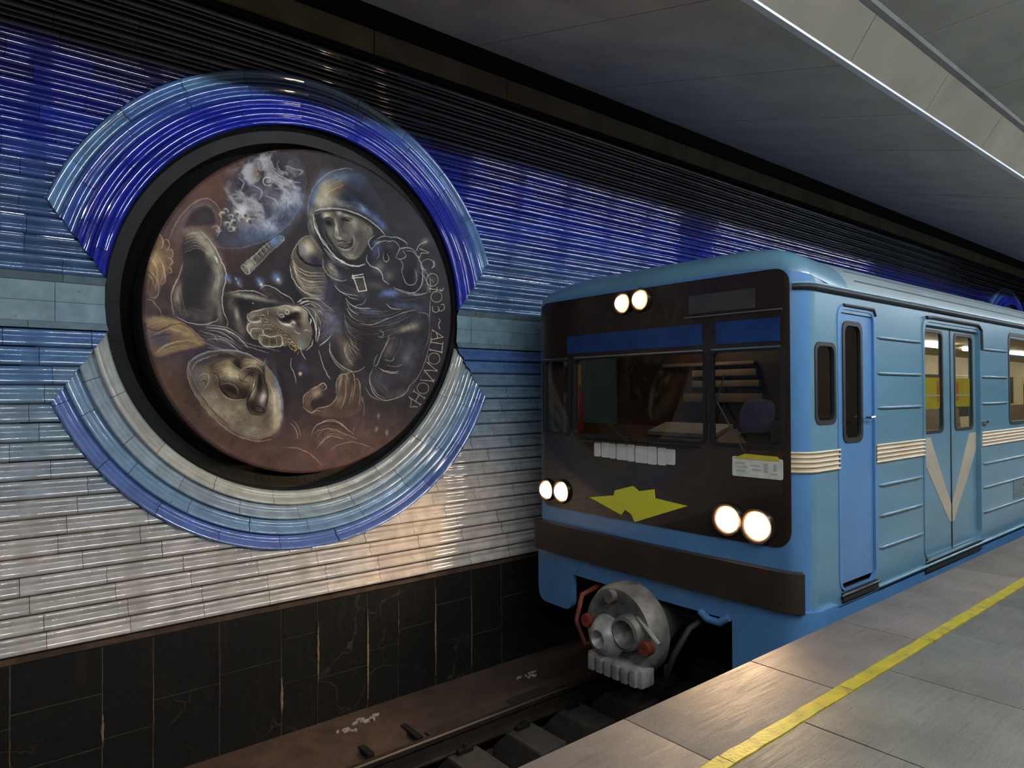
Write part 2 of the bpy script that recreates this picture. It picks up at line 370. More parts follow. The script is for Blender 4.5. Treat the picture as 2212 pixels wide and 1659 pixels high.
# ---------------------------------------------------------------- mural drawing
ART_OFF = {'a': (200, 280, 3.318), 'b': (550, 300, 3.318), 'c': (200, 680, 3.318), 'd': (550, 680, 3.318),
           'h': (500, 600, 7.9), 'l': (880, 500, 4.15)}
class Mural:
    """a painted disc: colours laid down on an N x N grid over the disc's own plane"""
    def __init__(self, N, tr, unit):
        self.N = N; self.tr = tr; self.u = unit          # tr: measured point -> grid coords, unit: grid cells per px
        self.c = np.zeros((N, N, 3), np.float32)
        self.yy, self.xx = np.mgrid[0:N, 0:N].astype(np.float32)
        self.rng = np.random.RandomState(5)
    def P(self, k, pts):
        ox, oy, s = ART_OFF[k]
        return np.array([self.tr(ox + x / s, oy + y / s) for x, y in pts], float), 3.318 / s
    def noise(self, cell, seed, octs=4):
        N = self.N; out = np.zeros((N, N), np.float32); amp = 1; tot = 0
        r = np.random.RandomState(seed)
        for o in range(octs):
            n = max(2, int(N / (cell / 2 ** o)) + 2); g = r.rand(n + 1, n + 1).astype(np.float32)
            u = self.xx / N * (n - 1); v = self.yy / N * (n - 1)
            i = u.astype(int); j = v.astype(int); fu = u - i; fv = v - j
            fu = fu * fu * (3 - 2 * fu); fv = fv * fv * (3 - 2 * fv)
            out += amp * ((g[j, i] * (1 - fu) + g[j, i + 1] * fu) * (1 - fv) + (g[j + 1, i] * (1 - fu) + g[j + 1, i + 1] * fu) * fv)
            tot += amp; amp *= .55
        return out / tot
    def box(self, p, m):
        N = self.N
        x0 = int(max(0, p[:, 0].min() - m)); x1 = int(min(N, p[:, 0].max() + m + 1))
        y0 = int(max(0, p[:, 1].min() - m)); y1 = int(min(N, p[:, 1].max() + m + 1))
        return slice(y0, max(y1, y0)), slice(x0, max(x1, x0))
    def mix(self, sl, a, col):
        col = np.array(col, np.float32) / 255
        self.c[sl] = self.c[sl] * (1 - a[..., None]) + col * a[..., None]
    def curve(self, p, n=8):
        if len(p) < 3: return np.array([p[0] + (p[-1] - p[0]) * t for t in np.linspace(0, 1, n)])
        q = np.vstack([2 * p[0] - p[1], p, 2 * p[-1] - p[-2]]); out = []
        for i in range(1, len(q) - 2):
            a, b, c, d = q[i - 1], q[i], q[i + 1], q[i + 2]
            for t in np.linspace(0, 1, n, endpoint=False):
                out.append(.5 * ((2 * b) + (-a + c) * t + (2 * a - 5 * b + 4 * c - d) * t * t + (-a + 3 * b - 3 * c + d) * t ** 3))
        out.append(q[-2]); return np.array(out)
    def s(self, k, pts, w=1.0, col=(225, 215, 195), al=.9, soft=.6, taper=True):
        p, _ = self.P(k, pts); p = self.curve(p); n = len(p)
        w *= self.u; soft *= self.u
        sl = self.box(p, w + soft * 2 + 2); X = self.xx[sl]; Y = self.yy[sl]
        if X.size == 0: return
        best = np.full(X.shape, -9, np.float32)
        for i in range(n - 1):
            a, b = p[i], p[i + 1]; d = b - a; L = d @ d + 1e-9
            t = np.clip(((X - a[0]) * d[0] + (Y - a[1]) * d[1]) / L, 0, 1)
            dist = np.hypot(X - a[0] - t * d[0], Y - a[1] - t * d[1])
            f = (i + t) / (n - 1); ww = w * .5 * ((.25 + .75 * np.clip(np.sin(np.pi * np.clip(f, 0, 1)), 0, 1) ** .6) if taper else 1)
            best = np.maximum(best, ww - dist)
        a = np.clip(best / soft + .5, 0, 1) * al
        self.mix(sl, a, col)
    def g(self, k, x, y, rx, ry=None, rot=0, col=(225, 215, 195), al=.6, pw=1.0):
        """soft blot; radii in crop px"""
        ry = ry or rx; o = ART_OFF[k][2]
        c, _ = self.P(k, [(x, y)]); c = c[0]; rx = rx / o * self.u; ry = ry / o * self.u
        m = max(rx, ry) * 2.2; sl = self.box(c[None], m); X = self.xx[sl] - c[0]; Y = self.yy[sl] - c[1]
        if X.size == 0: return
        r = np.radians(rot); u = X * np.cos(r) + Y * np.sin(r); v = -X * np.sin(r) + Y * np.cos(r)
        tx = np.clip(.45 + 1.1 * self.n1[sl] , .3, 1.3) if max(rx, ry) < 60 * self.u and al < .93 else 1
        self.mix(sl, np.clip(al * tx * np.exp(-((u / rx) ** 2 + (v / ry) ** 2) ** pw), 0, 1), col)
    def f(self, k, pts, col, al=.8, soft=3.0, tex=0, smooth=True):
        """soft-edged filled shape"""
        p, _ = self.P(k, pts)
        if smooth: p = self.curve(np.vstack([p, p[:1]]), 6)
        soft *= self.u
        sl = self.box(p, soft + 2); X = self.xx[sl]; Y = self.yy[sl]
        if X.size == 0: return
        ins = np.zeros(X.shape, bool); dm = np.full(X.shape, 1e9, np.float32); n = len(p)
        for i in range(n):
            a, b = p[i], p[(i + 1) % n]; d = b - a; L = d @ d + 1e-9
            t = np.clip(((X - a[0]) * d[0] + (Y - a[1]) * d[1]) / L, 0, 1)
            dm = np.minimum(dm, np.hypot(X - a[0] - t * d[0], Y - a[1] - t * d[1]))
            if abs(d[1]) > 1e-9:
                cr = ((a[1] > Y) != (b[1] > Y)) & (X < d[0] * (Y - a[1]) / d[1] + a[0]); ins ^= cr
        sd = np.where(ins, dm, -dm); a = np.clip(sd / soft + .3, 0, 1) * al
        if tex: a = a * np.clip(1 - tex + tex * 2 * self.n1[sl], 0, 1)
        self.mix(sl, a, col)
    def paint(self):
        S, G, F = self.s, self.g, self.f
        n0 = self.noise(180, 1); n1 = self.n1 = self.noise(26, 2, 5); n2 = self.noise(70, 3, 5)
        W = (226, 216, 196); T = (186, 166, 136); Bl = (118, 146, 196); Dk = (34, 30, 36); Or = (168, 122, 78); Gy = (138, 132, 130)
        self.c[:] = np.array((57, 51, 57), np.float32) / 255
        G('a', 900, 400, 560, 420, -35, (116, 68, 48), .75); G('a', 560, 760, 380, 420, 0, (116, 84, 76), .75)
        G('c', 420, 520, 420, 520, 0, (122, 90, 66), .8); G('c', 900, 1050, 760, 300, 15, (126, 88, 74), .9)
        G('c', 1500, 1050, 700, 260, 0, (124, 88, 78), .8); G('d', 600, 900, 600, 300, -10, (98, 74, 72), .7)
        G('d', 300, 350, 420, 380, 0, (70, 58, 64), .6); G('b', 900, 400, 420, 420, 0, (44, 42, 48), .8)
        G('b', 1050, 950, 380, 500, 0, (74, 74, 92), .5); G('d', 900, 330, 420, 380, 0, (92, 88, 96), .55)
        G('c', 700, 200, 380, 160, 20, (92, 82, 108), .5)
        # the planet
        pl = [(880, 835), (1010, 850), (1150, 825), (1300, 760), (1420, 660), (1490, 530), (1525, 400), (1520, 260), (1440, 180), (1300, 170), (1150, 210), (1060, 300), (1010, 430), (960, 560), (900, 700), (850, 780)]
        F('a', pl, (74, 72, 84), .75, 6)
        G('a', 1350, 600, 190, 70, -38, (120, 150, 190), .75); G('a', 1200, 745, 170, 60, -22, (112, 138, 176), .6); G('a', 1420, 520, 80, 60, -60, (130, 160, 200), .5)
        S('a', [(880, 838), (1010, 852), (1150, 825), (1300, 760), (1420, 655), (1490, 530), (1525, 400), (1522, 330)], 1.1, (150, 156, 170), .6, 1.2)
        p, _ = self.P('a', [(1235, 440)]); p = p[0]; uu = self.u / 3.318
        wx = (self.noise(60, 11, 4) - .5) * 70 * uu * 3; wy = (self.noise(60, 12, 4) - .5) * 70 * uu * 3
        dx = (self.xx + wx * .35 - p[0]) / uu; dy = (self.yy + wy * .35 - p[1]) / uu
        r = np.exp(-(((dx * .83 + dy * .56) / 230) ** 2 + ((-dx * .56 + dy * .83) / 290) ** 2) ** 2)
        xi = np.clip(self.xx + wx, 0, self.N - 1).astype(int); yi = np.clip(self.yy + wy, 0, self.N - 1).astype(int)
        n3 = self.noise(34, 13, 5)[yi, xi]; rid = 1 - np.abs(self.noise(44, 14, 4)[yi, xi] - .5) * 6
        q = np.clip((n3 - .44) * 4.5, 0, 1) * np.clip(r * 1.5 - .1, 0, 1)
        al_ = slice(0, self.N), slice(0, self.N)
        self.mix(al_, np.clip(r * 1.4 - .2, 0, 1) * .55, (110, 106, 118)); self.mix(al_, q * .75, (190, 186, 192))
        self.mix(al_, np.clip(rid, 0, 1) ** 2 * np.clip(r * 1.6 - .3, 0, 1) * .5, (214, 206, 200))
        q = np.clip((.47 - n3) * 6, 0, 1) * np.clip(r * 1.7 - .25, 0, 1)
        self.mix(al_, q * .6, (52, 48, 60))
        G('a', 1165, 310, 26, 45, 10, (120, 74, 50), .5); G('a', 1290, 500, 150, 120, 0, (176, 176, 186), .35)
        for x, y in [(950, 580), (985, 620), (1030, 600), (1060, 640), (1010, 660), (960, 680), (1090, 610), (930, 610), (1120, 650), (985, 710), (900, 720), (1025, 712)]:
            rr = 13 + (x * 7 + y * 3) % 14; ph = (x * 13 + y * 5) % 6; t = np.linspace(ph, ph + 3.6, 6)
            G('a', x - 4, y - 5, rr * .8, rr * .8, 0, (200, 192, 176), .5); S('a', [(x + rr * math.cos(a), y + rr * math.sin(a) * .8) for a in t], 3.0, (216, 206, 186), .8, 1.5)
            G('a', x + 4, y + 8, 12, 12, 0, (46, 40, 40), .5)
        t = np.linspace(0, 9, 12); S('a', [(1250 + (42 - 3.6 * a) * math.cos(a), 365 + (42 - 3.6 * a) * math.sin(a)) for a in t], 1.6, (214, 208, 204), .85)
        for c in [[(1330, 220), (1320, 260), (1350, 300), (1400, 310)], [(1380, 260), (1440, 280), (1500, 300), (1470, 330)], [(1360, 360), (1420, 370), (1490, 380)],
                  [(1180, 240), (1200, 290), (1230, 260)], [(1290, 290), (1340, 330), (1400, 360), (1450, 420)], [(1040, 340), (1080, 380), (1060, 440)], [(1300, 420), (1380, 430), (1420, 480)],
                  [(1020, 440), (1080, 470), (1100, 530)], [(1150, 400), (1210, 440), (1190, 500)], [(1230, 470), (1300, 500), (1340, 560)]]:
            S('a', c, 3.0, (190, 186, 190), .6, 2)
        # arch behind the left sleeve
        F('a', [(560, 780), (600, 660), (690, 540), (800, 490), (890, 540), (920, 640), (880, 760), (800, 720), (700, 720), (620, 840)], (112, 92, 92), .6, 9)
        F('a', [(650, 700), (700, 600), (790, 545), (860, 580), (880, 670), (800, 690)], (60, 48, 50), .7, 6)
        S('a', [(540, 800), (590, 680), (680, 560), (780, 495), (860, 510), (912, 590), (915, 680), (880, 750)], 1.6, (176, 160, 150), .7, 2)
        S('a', [(640, 650), (710, 570), (800, 535), (860, 565), (885, 640)], 1.2, (140, 124, 118), .6, 2)
        S('a', [(850, 700), (890, 690), (905, 730), (890, 765)], 2.5, (200, 186, 160), .6, 2)
        # left sleeve
        F('a', [(640, 760), (690, 715), (780, 725), (860, 830), (920, 940), (945, 1050), (925, 1170), (935, 1300), (965, 1400), (880, 1375), (780, 1395), (680, 1375), (590, 1330), (562, 1220), (590, 1110), (640, 1010), (645, 900)], (66, 60, 62), .92, 4)
        G('a', 620, 860, 60, 120, 8, (150, 112, 88), .5); G('a', 790, 790, 60, 45, 30, (186, 172, 144), .75); G('a', 720, 740, 70, 26, -15, (160, 140, 116), .6)
        G('a', 690, 870, 60, 60, 0, (42, 36, 40), .7); G('a', 880, 930, 34, 110, -18, (200, 190, 166), .75); G('a', 830, 900, 20, 40, 0, (196, 180, 150), .5)
        G('a', 885, 1090, 40, 110, 4, (160, 150, 132), .65); G('a', 850, 1220, 50, 70, -10, (140, 128, 116), .55); G('a', 740, 1120, 80, 180, 4, (50, 44, 48), .6)
        G('a', 600, 1200, 22, 90, 6, (170, 146, 124), .6); G('a', 700, 1330, 110, 40, 10, (110, 98, 96), .5)
        G('a', 905, 1290, 18, 80, -8, (190, 176, 156), .5)
        S('a', [(770, 725), (850, 810), (915, 930), (955, 1030), (938, 1130), (925, 1220), (935, 1300), (965, 1370), (960, 1418)], 1.6, W, .9)
        S('a', [(645, 960), (610, 1060), (575, 1130), (560, 1210), (580, 1330)], 1.4, (214, 196, 170), .8)
        S('a', [(600, 1340), (690, 1385), (790, 1397), (880, 1372), (900, 1350)], 1.6, W, .7)
        S('a', [(870, 905), (885, 930), (895, 955)], 3, W, .8)
        for i in range(9):
            y = 1250 + i * 15; S('a', [(760 + i * 4, y + 60), (820, y + 50), (880 - i * 3, y + 10)], .8, (176, 164, 150), .4)
        for i in range(6): S('a', [(590 + i * 6, 1150 + i * 22), (610 + i * 4, 1190 + i * 20), (600 + i * 2, 1230 + i * 12)], .8, (190, 170, 150), .45)
        for i in range(6): S('a', [(650 + i * 12, 770 - i * 6), (720 + i * 12, 745 - i * 2), (790 + i * 10, 790)], .9, (190, 170, 140), .35)
        # raised hand at the left rim
        F('a', [(480, 720), (510, 800), (560, 850), (580, 940), (560, 1010), (520, 1060), (480, 1160), (440, 1220), (380, 1160), (390, 980), (430, 860)], (158, 120, 84), .75, 7)
        for c in [[(478, 740), (500, 790), (495, 840), (470, 850)], [(505, 800), (530, 785), (548, 820), (540, 850), (525, 865)], [(540, 860), (565, 862), (574, 900), (555, 920)],
                  [(535, 920), (560, 925), (570, 955), (545, 975)], [(525, 990), (555, 992), (563, 1020), (540, 1030)], [(450, 880), (490, 950), (510, 1010), (520, 1080), (500, 1110)],
                  [(400, 1000), (450, 1060), (475, 1140), (450, 1200), (400, 1200)], [(390, 1030), (430, 1080), (450, 1150)], [(400, 900), (440, 960), (470, 1010)]]:
            S('a', c, 1.5, (222, 190, 150), .7)
        G('a', 430, 1140, 40, 60, 0, (70, 56, 60), .6); G('a', 445, 930, 40, 50, 30, (196, 160, 112), .6)
        S('a', [(380, 1210), (430, 1230), (480, 1290), (495, 1330)], 1.6, (190, 150, 108), .7)
        # shoulder at the left rim
        F('a', [(372, 1360), (480, 1330), (600, 1360), (700, 1420), (800, 1520), (760, 1560), (620, 1590), (520, 1620), (440, 1625), (390, 1520)], (158, 124, 86), .9, 6)
        G('a', 470, 1500, 80, 70, 0, (92, 86, 106), .8); G('a', 480, 1370, 90, 26, 8, (206, 174, 128), .7); G('a', 640, 1460, 110, 26, 25, (206, 172, 124), .6)
        S('a', [(380, 1420), (470, 1440), (560, 1400), (640, 1395), (720, 1430)], 1.6, (60, 46, 40), .8); S('a', [(440, 1610), (500, 1560), (600, 1520), (700, 1510), (780, 1540)], 2.2, (214, 180, 130), .7)
        S('a', [(600, 1365), (700, 1420), (800, 1520)], 1.3, (196, 160, 120), .6); S('a', [(400, 1500), (480, 1470), (560, 1470)], 2, (80, 66, 74), .6)
        # folds under the left sleeve
        for i, (c, w) in enumerate([([(815, 1415), (930, 1428), (1030, 1480), (1115, 1562)], 2.2), ([(830, 1435), (930, 1455), (1010, 1510)], 1.6), ([(800, 1400), (920, 1408), (1000, 1440), (1080, 1500)], 1.3),
                  ([(820, 1500), (920, 1500), (1000, 1545), (1060, 1600)], 1.4), ([(850, 1480), (940, 1490), (1020, 1530)], 1), ([(820, 1560), (900, 1570), (980, 1590)], 1.1),
                  ([(1050, 1500), (1130, 1540), (1230, 1560), (1340, 1590)], 1), ([(1060, 1540), (1160, 1570), (1260, 1600)], .9), ([(760, 1440), (860, 1470), (900, 1520)], 1)]):
            S('a', c, w, (212, 202, 190), .75)
        # telescope
        F('a', [(1060, 985), (1120, 935), (1240, 820), (1330, 760), (1365, 775), (1360, 810), (1270, 880), (1160, 990), (1110, 1035), (1075, 1015)], (120, 112, 100), .75, 2)
        S('a', [(1062, 975), (1070, 1005), (1100, 1032), (1120, 1025), (1110, 990), (1075, 968), (1062, 975)], 1.4, W, .9); G('a', 1120, 975, 40, 26, -40, (176, 168, 146), .7)
        S('a', [(1070, 968), (1130, 925), (1230, 830), (1330, 762)], 1.2, W, .8); S('a', [(1120, 1030), (1190, 960), (1270, 880), (1360, 800)], 1.2, (190, 182, 160), .8)
        S('a', [(1335, 758), (1366, 765), (1366, 795), (1345, 790), (1335, 758)], 1.2, W, .8); G('a', 1315, 800, 50, 26, -38, (96, 130, 186), .8)
        for x, y in [(1150, 940), (1180, 905), (1205, 880), (1230, 850), (1250, 825)]:
            S('a', [(x - 14, y - 20), (x + 5, y - 2), (x + 16, y + 22)], 1.5, (206, 200, 180), .8); G('a', x + 10, y - 8, 8, 10, 0, (40, 38, 44), .5)
        for x, y, r, b in [(1325, 1072, 9, 34), (1205, 1108, 9, 26), (1043, 1098, 4, 26), (1025, 1070, 5, 8), (1190, 1085, 3, 22), (970, 1075, 2, 22)]:
            G('a', x - 4, y - 12, b, b, 0, (110, 146, 206), .6); G('a', x + 12, y + 16, b * .6, b * .6, 0, (196, 186, 140), .35); G('a', x, y, r, r, 0, (236, 226, 200), .95)
        # reclining arm in the middle
        F('a', [(950, 1200), (1060, 1170), (1200, 1190), (1330, 1215), (1440, 1250), (1300, 1270), (1130, 1300), (1100, 1400), (1130, 1480), (1060, 1480), (970, 1400), (950, 1290)], (66, 60, 60), .85, 5)
        S('a', [(965, 1170), (1080, 1152), (1170, 1162), (1250, 1200)], 1.5, W, .9)
        S('a', [(1195, 1142), (1232, 1116), (1290, 1128), (1350, 1170), (1410, 1200), (1445, 1245)], 1.5, W, .85)
        S('a', [(1215, 1160), (1260, 1140), (1320, 1170), (1380, 1225)], 1.6, (120, 108, 110), .6, 2)
        G('a', 1090, 1192, 130, 16, 4, (180, 176, 150), .8); G('a', 1250, 1225, 100, 12, 4, (140, 134, 118), .6); G('a', 985, 1250, 26, 50, 0, (150, 142, 122), .6)
        G('a', 1030, 1310, 18, 50, -14, (196, 184, 166), .75); G('a', 1090, 1250, 60, 34, 0, (42, 38, 40), .7); G('a', 1060, 1420, 30, 60, -20, (140, 126, 116), .5)
        G('a', 1145, 1242, 4, 4, 0, W, .9); G('a', 1250, 1170, 60, 20, 20, (100, 90, 96), .5)
        # open hand with the sprig
        F('h', [(270, 690), (290, 610), (430, 555), (620, 510), (780, 495), (900, 470), (1080, 490), (1200, 510), (1290, 600), (1310, 720), (1370, 850), (1370, 1010), (1300, 1180), (1180, 1230), (1020, 1150), (860, 1160), (640, 1180), (520, 1130), (455, 1060), (340, 1010), (260, 900), (255, 800)], (128, 116, 98), .96, 2)
        G('h', 600, 620, 160, 90, -10, (96, 82, 68), .7); G('h', 1100, 540, 150, 60, 15, (196, 184, 158), .8); G('h', 1230, 650, 60, 100, 0, (184, 170, 144), .7); G('h', 850, 520, 110, 40, 0, (190, 176, 150), .7)
        G('h', 1000, 680, 170, 60, -4, (34, 26, 22), .95); G('h', 900, 730, 90, 36, 10, (46, 34, 28), .9); G('h', 1080, 620, 90, 40, -15, (44, 34, 28), .8)
        G('h', 1150, 900, 150, 120, 30, (112, 98, 88), .8); G('h', 1120, 780, 90, 50, 50, (80, 62, 52), .8); G('h', 940, 800, 90, 24, 10, (206, 196, 180), .7); G('h', 1060, 760, 40, 20, 40, (216, 206, 190), .7)
        G('h', 350, 660, 70, 40, -10, (190, 178, 152), .7); G('h', 400, 690, 50, 36, -20, (78, 66, 54), .6); G('h', 370, 810, 90, 34, -12, (176, 162, 138), .7); G('h', 360, 850, 40, 40, 0, (88, 76, 62), .6)
        G('h', 410, 910, 80, 50, 0, (160, 150, 128), .7); G('h', 430, 940, 60, 30, 0, (82, 74, 60), .6); G('h', 660, 900, 110, 46, 0, (84, 70, 50), .8); G('h', 650, 1090, 170, 60, 3, (78, 70, 56), .85)
        G('h', 480, 1060, 34, 60, 0, (190, 178, 152), .7); G('h', 1200, 1140, 80, 60, 0, (120, 136, 134), .6); G('h', 1260, 990, 60, 50, 0, (120, 116, 124), .6)
        for c, w in [([(280, 600), (262, 660), (290, 730), (380, 750), (470, 735), (500, 700), (480, 670)], 2), ([(280, 620), (360, 575), (500, 540), (620, 510)], 1.6), ([(620, 510), (780, 495), (900, 468), (1010, 490), (1120, 490), (1210, 520), (1280, 600), (1300, 700)], 1.6),
                     ([(510, 755), (420, 762), (300, 780), (255, 860), (290, 940), (330, 960)], 2), ([(500, 860), (400, 860), (335, 880), (320, 950), (350, 1020), (430, 1050)], 2), ([(500, 860), (520, 900), (515, 960)], 1.4),
                     ([(540, 870), (530, 930), (560, 975), (620, 985)], 1.6), ([(470, 990), (455, 1050), (490, 1110), (560, 1165), (700, 1180), (840, 1160), (860, 1080), (850, 1010), (800, 970)], 2.2), ([(470, 975), (560, 975), (640, 1010), (740, 1000), (800, 970)], 2.4),
                     ([(770, 690), (800, 740), (870, 780), (960, 800), (1040, 760), (1060, 740)], 1.8), ([(800, 640), (830, 620), (880, 630), (890, 660), (830, 665), (800, 640)], 2.2), ([(910, 570), (940, 550), (970, 570), (960, 610), (920, 610), (910, 570)], 2.4),
                     ([(610, 540), (615, 600), (600, 650)], .9), ([(770, 540), (780, 600), (790, 650)], 1), ([(540, 870), (640, 870), (700, 890)], 1.2), ([(640, 1020), (630, 1160)], .8), ([(760, 1010), (770, 1160)], .8),
                     ([(870, 1090), (880, 1150), (930, 1160)], 1.4), ([(930, 1040), (1000, 1040), (1040, 1080), (1000, 1110), (950, 1090)], 1.4), ([(1060, 880), (1100, 930), (1170, 960)], 1.1), ([(1220, 910), (1290, 890), (1340, 920)], 1.1)]:
            S('h', c, w, (212, 202, 178), .85, .8)
        for i in range(26):
            t = i / 25; x = 470 + 660 * t; y = 640 + 560 * t + 30 * math.sin(t * 9); k = 1 if i % 2 else -1; a = .9 + k * .75
            S('h', [(x, y), (x + 45 * math.cos(a - .3), y + 45 * math.sin(a - .3)), (x + 95 * math.cos(a), y + 95 * math.sin(a))], 1.5, (196, 160, 96) if i > 8 else (200, 184, 148), .85, .6)
            S('h', [(x + 8, y + 12), (x + 55 * math.cos(a) + 10, y + 55 * math.sin(a) + 10)], 1.2, (56, 34, 18), .7, .6)
        S('h', [(470, 630), (640, 760), (860, 900), (1020, 1040), (1150, 1210)], 1.4, (84, 54, 28), .9); S('h', [(980, 1130), (1000, 1200), (1080, 1240), (1100, 1210), (1050, 1160), (980, 1130)], 1.4, (206, 176, 116), .9)
        # cuff and forearm of the open hand
        for c, w in [([(1190, 470), (1300, 560), (1400, 720), (1440, 900), (1430, 1090)], 2.2), ([(1240, 500), (1340, 620), (1410, 780), (1435, 960)], 1.2), ([(1120, 415), (1185, 380)], 2), ([(1160, 460), (1260, 400), (1400, 410), (1540, 520), (1690, 570)], 2),
                     ([(1200, 480), (1330, 440), (1450, 500)], 2), ([(1150, 440), (1230, 395), (1380, 385), (1520, 450), (1680, 550)], 1.4), ([(1460, 540), (1520, 590), (1560, 650)], 2), ([(1480, 830), (1490, 950), (1450, 1100)], 2), ([(1380, 1050), (1360, 1150), (1270, 1235)], 2),
                     ([(1490, 1160), (1600, 1080), (1740, 930)], 2.2), ([(1340, 680), (1350, 730), (1340, 790)], 2.2), ([(1300, 290), (1370, 330), (1460, 345)], 2.2), ([(1310, 250), (1400, 290), (1530, 295)], 1.8), ([(1340, 280), (1440, 310), (1520, 310)], 1.4)]:
            S('h', c, w, W, .88)
        G('h', 1700, 700, 160, 200, 0, (120, 122, 140), .5); G('h', 1800, 870, 60, 90, 20, (170, 168, 176), .5); G('h', 1450, 640, 60, 120, -30, (160, 148, 126), .5); G('h', 1620, 840, 100, 90, 0, (70, 70, 84), .5)
        G('h', 1560, 440, 160, 60, 20, (140, 126, 110), .5)
        # standing figure: upper arm and shoulder
        F('b', [(300, 760), (350, 700), (420, 700), (480, 800), (500, 900), (520, 1010), (500, 1140), (420, 1180), (340, 1130), (280, 1040), (252, 900), (265, 820)], (104, 92, 80), .95, 4)
        G('b', 380, 780, 50, 60, -20, (206, 190, 156), .95); G('b', 370, 750, 30, 26, 0, (226, 216, 196), .5); G('b', 345, 800, 20, 26, 0, (128, 140, 176), .5); G('b', 440, 880, 60, 40, 30, (52, 50, 70), .85)
        S('b', [(305, 760), (310, 830), (370, 890), (450, 910), (500, 905)], 4.5, (34, 30, 38), .9, 1.5)
        for i in range(7):
            y = 850 + i * 22; S('b', [(262 + i * 5, y), (300 + i * 3, y + 60), (380, y + 105), (500, y + 112 - i * 3)], 3.0 if i % 2 else 1.6, (216, 200, 166) if i < 4 else (180, 164, 134), .8, 1.5)
        for i in range(5):
            y = 880 + i * 26; S('b', [(275 + i * 6, y), (320 + i * 3, y + 62), (400, y + 100), (500, y + 104)], .8, (50, 42, 40), .6)
        S('b', [(252, 900), (262, 980), (310, 1060), (380, 1110), (450, 1140)], 1.8, W, .9); S('b', [(258, 860), (280, 790), (340, 710), (390, 690)], 1.3, W, .7)
        for c, w in [([(370, 1100), (420, 1120), (490, 1130)], 1.6), ([(390, 1130), (440, 1145), (490, 1145)], 1.6), ([(310, 1160), (360, 1140), (450, 1150), (520, 1200), (570, 1240)], 1.8), ([(320, 1180), (380, 1160), (440, 1190)], 1.8),
                     ([(360, 1200), (420, 1230), (440, 1320), (435, 1440)], 1.2), ([(300, 1190), (400, 1165), (500, 1210)], 1)]:
            S('b', c, w, W, .8)
        G('b', 500, 1120, 70, 160, 0, (90, 92, 116), .55); G('b', 560, 1330, 70, 110, 10, (124, 126, 146), .6); G('b', 590, 1360, 30, 50, 20, (180, 178, 186), .4)
        # torso
        F('b', [(480, 880), (560, 940), (680, 960), (830, 960), (960, 1010), (1180, 1100), (1280, 1130), (1270, 1300), (1230, 1500), (1130, 1659), (700, 1659), (640, 1560), (620, 1400), (640, 1200), (560, 1050), (500, 970)], (64, 58, 66), .85, 8)
        G('b', 540, 930, 34, 50, -20, (184, 172, 146), .85); G('b', 580, 970, 40, 40, 0, (196, 190, 176), .6); G('b', 610, 940, 26, 60, -20, (56, 54, 76), .7)
        S('b', [(485, 860), (495, 930), (540, 985), (610, 1015), (660, 1010)], 1.6, (212, 206, 190), .8); S('b', [(505, 880), (540, 940), (600, 970)], 1.1, (60, 52, 50), .8)
        G('b', 960, 1110, 90, 30, -8, (96, 118, 176), .7); G('b', 1060, 1190, 120, 26, 0, (90, 108, 156), .6); G('b', 820, 1240, 90, 26, 4, (106, 114, 150), .5); G('b', 1180, 1270, 60, 60, 0, (110, 116, 140), .4)
        G('b', 1100, 1350, 90, 26, -20, (190, 182, 150), .6); G('b', 760, 1120, 60, 50, 0, (110, 104, 110), .5); G('b', 860, 1050, 60, 30, 0, (140, 128, 104), .5); G('b', 720, 1000, 30, 16, 0, (130, 96, 60), .6)
        for c, w in [([(568, 1045), (600, 1085), (660, 1110), (740, 1125)], 1.8), ([(590, 1080), (640, 1110), (690, 1140), (740, 1150)], 1.4), ([(650, 1140), (680, 1180), (740, 1210), (830, 1215)], 2), ([(655, 1170), (690, 1230), (750, 1260)], 1.8),
                     ([(660, 1210), (690, 1270), (760, 1320)], 1.5), ([(640, 1260), (660, 1330), (720, 1390)], 1.5), ([(640, 1300), (680, 1390), (740, 1440)], 1.5), ([(640, 1420), (650, 1500), (700, 1580), (720, 1600)], 1.5), ([(630, 1440), (660, 1540), (710, 1615)], 1.2),
                     ([(535, 1460), (540, 1540), (590, 1620), (640, 1659)], 1.3), ([(830, 1310), (900, 1310), (1000, 1270), (1080, 1240), (1150, 1225)], 1.4), ([(820, 1345), (920, 1340), (1020, 1310), (1120, 1260)], 1.1), ([(860, 1400), (960, 1370), (1060, 1340)], 1.1),
                     ([(940, 1180), (980, 1215), (1050, 1220)], 1.6), ([(900, 1560), (880, 1600), (860, 1659)], 1.4), ([(930, 1480), (960, 1440), (1000, 1420)], 1.1), ([(700, 1200), (770, 1180), (800, 1140)], 1), ([(690, 1430), (760, 1400), (900, 1400)], 1),
                     ([(1260, 1130), (1250, 1260), (1250, 1400), (1200, 1560)], 1), ([(1180, 1240), (1240, 1260), (1260, 1330)], .9), ([(960, 1500), (930, 1540), (950, 1580)], 1.2)]:
            S('b', c, w, W, .78)
        F('b', [(700, 985), (770, 980), (800, 1090), (740, 1095)], (70, 62, 60), .9, 1.5, smooth=False)
        for c in [[(696, 982), (774, 970)], [(696, 998), (774, 988)], [(712, 1005), (742, 1092)], [(775, 990), (800, 1085)], [(742, 1094), (800, 1086)], [(700, 975), (712, 1010)]]: S('b', c, 2.2, W, .9, .6, False)
        for i in range(6): S('b', [(722 + i * 10, 1000), (748 + i * 9, 1088)], .7, (200, 190, 170), .7)
        # helmet
        F('b', [(378, 620), (370, 540), (390, 420), (440, 320), (530, 240), (650, 210), (760, 250), (850, 350), (930, 480), (975, 640), (960, 720), (900, 840), (820, 895), (720, 915), (600, 880), (510, 800), (440, 700)], (60, 58, 68), .95, 4)
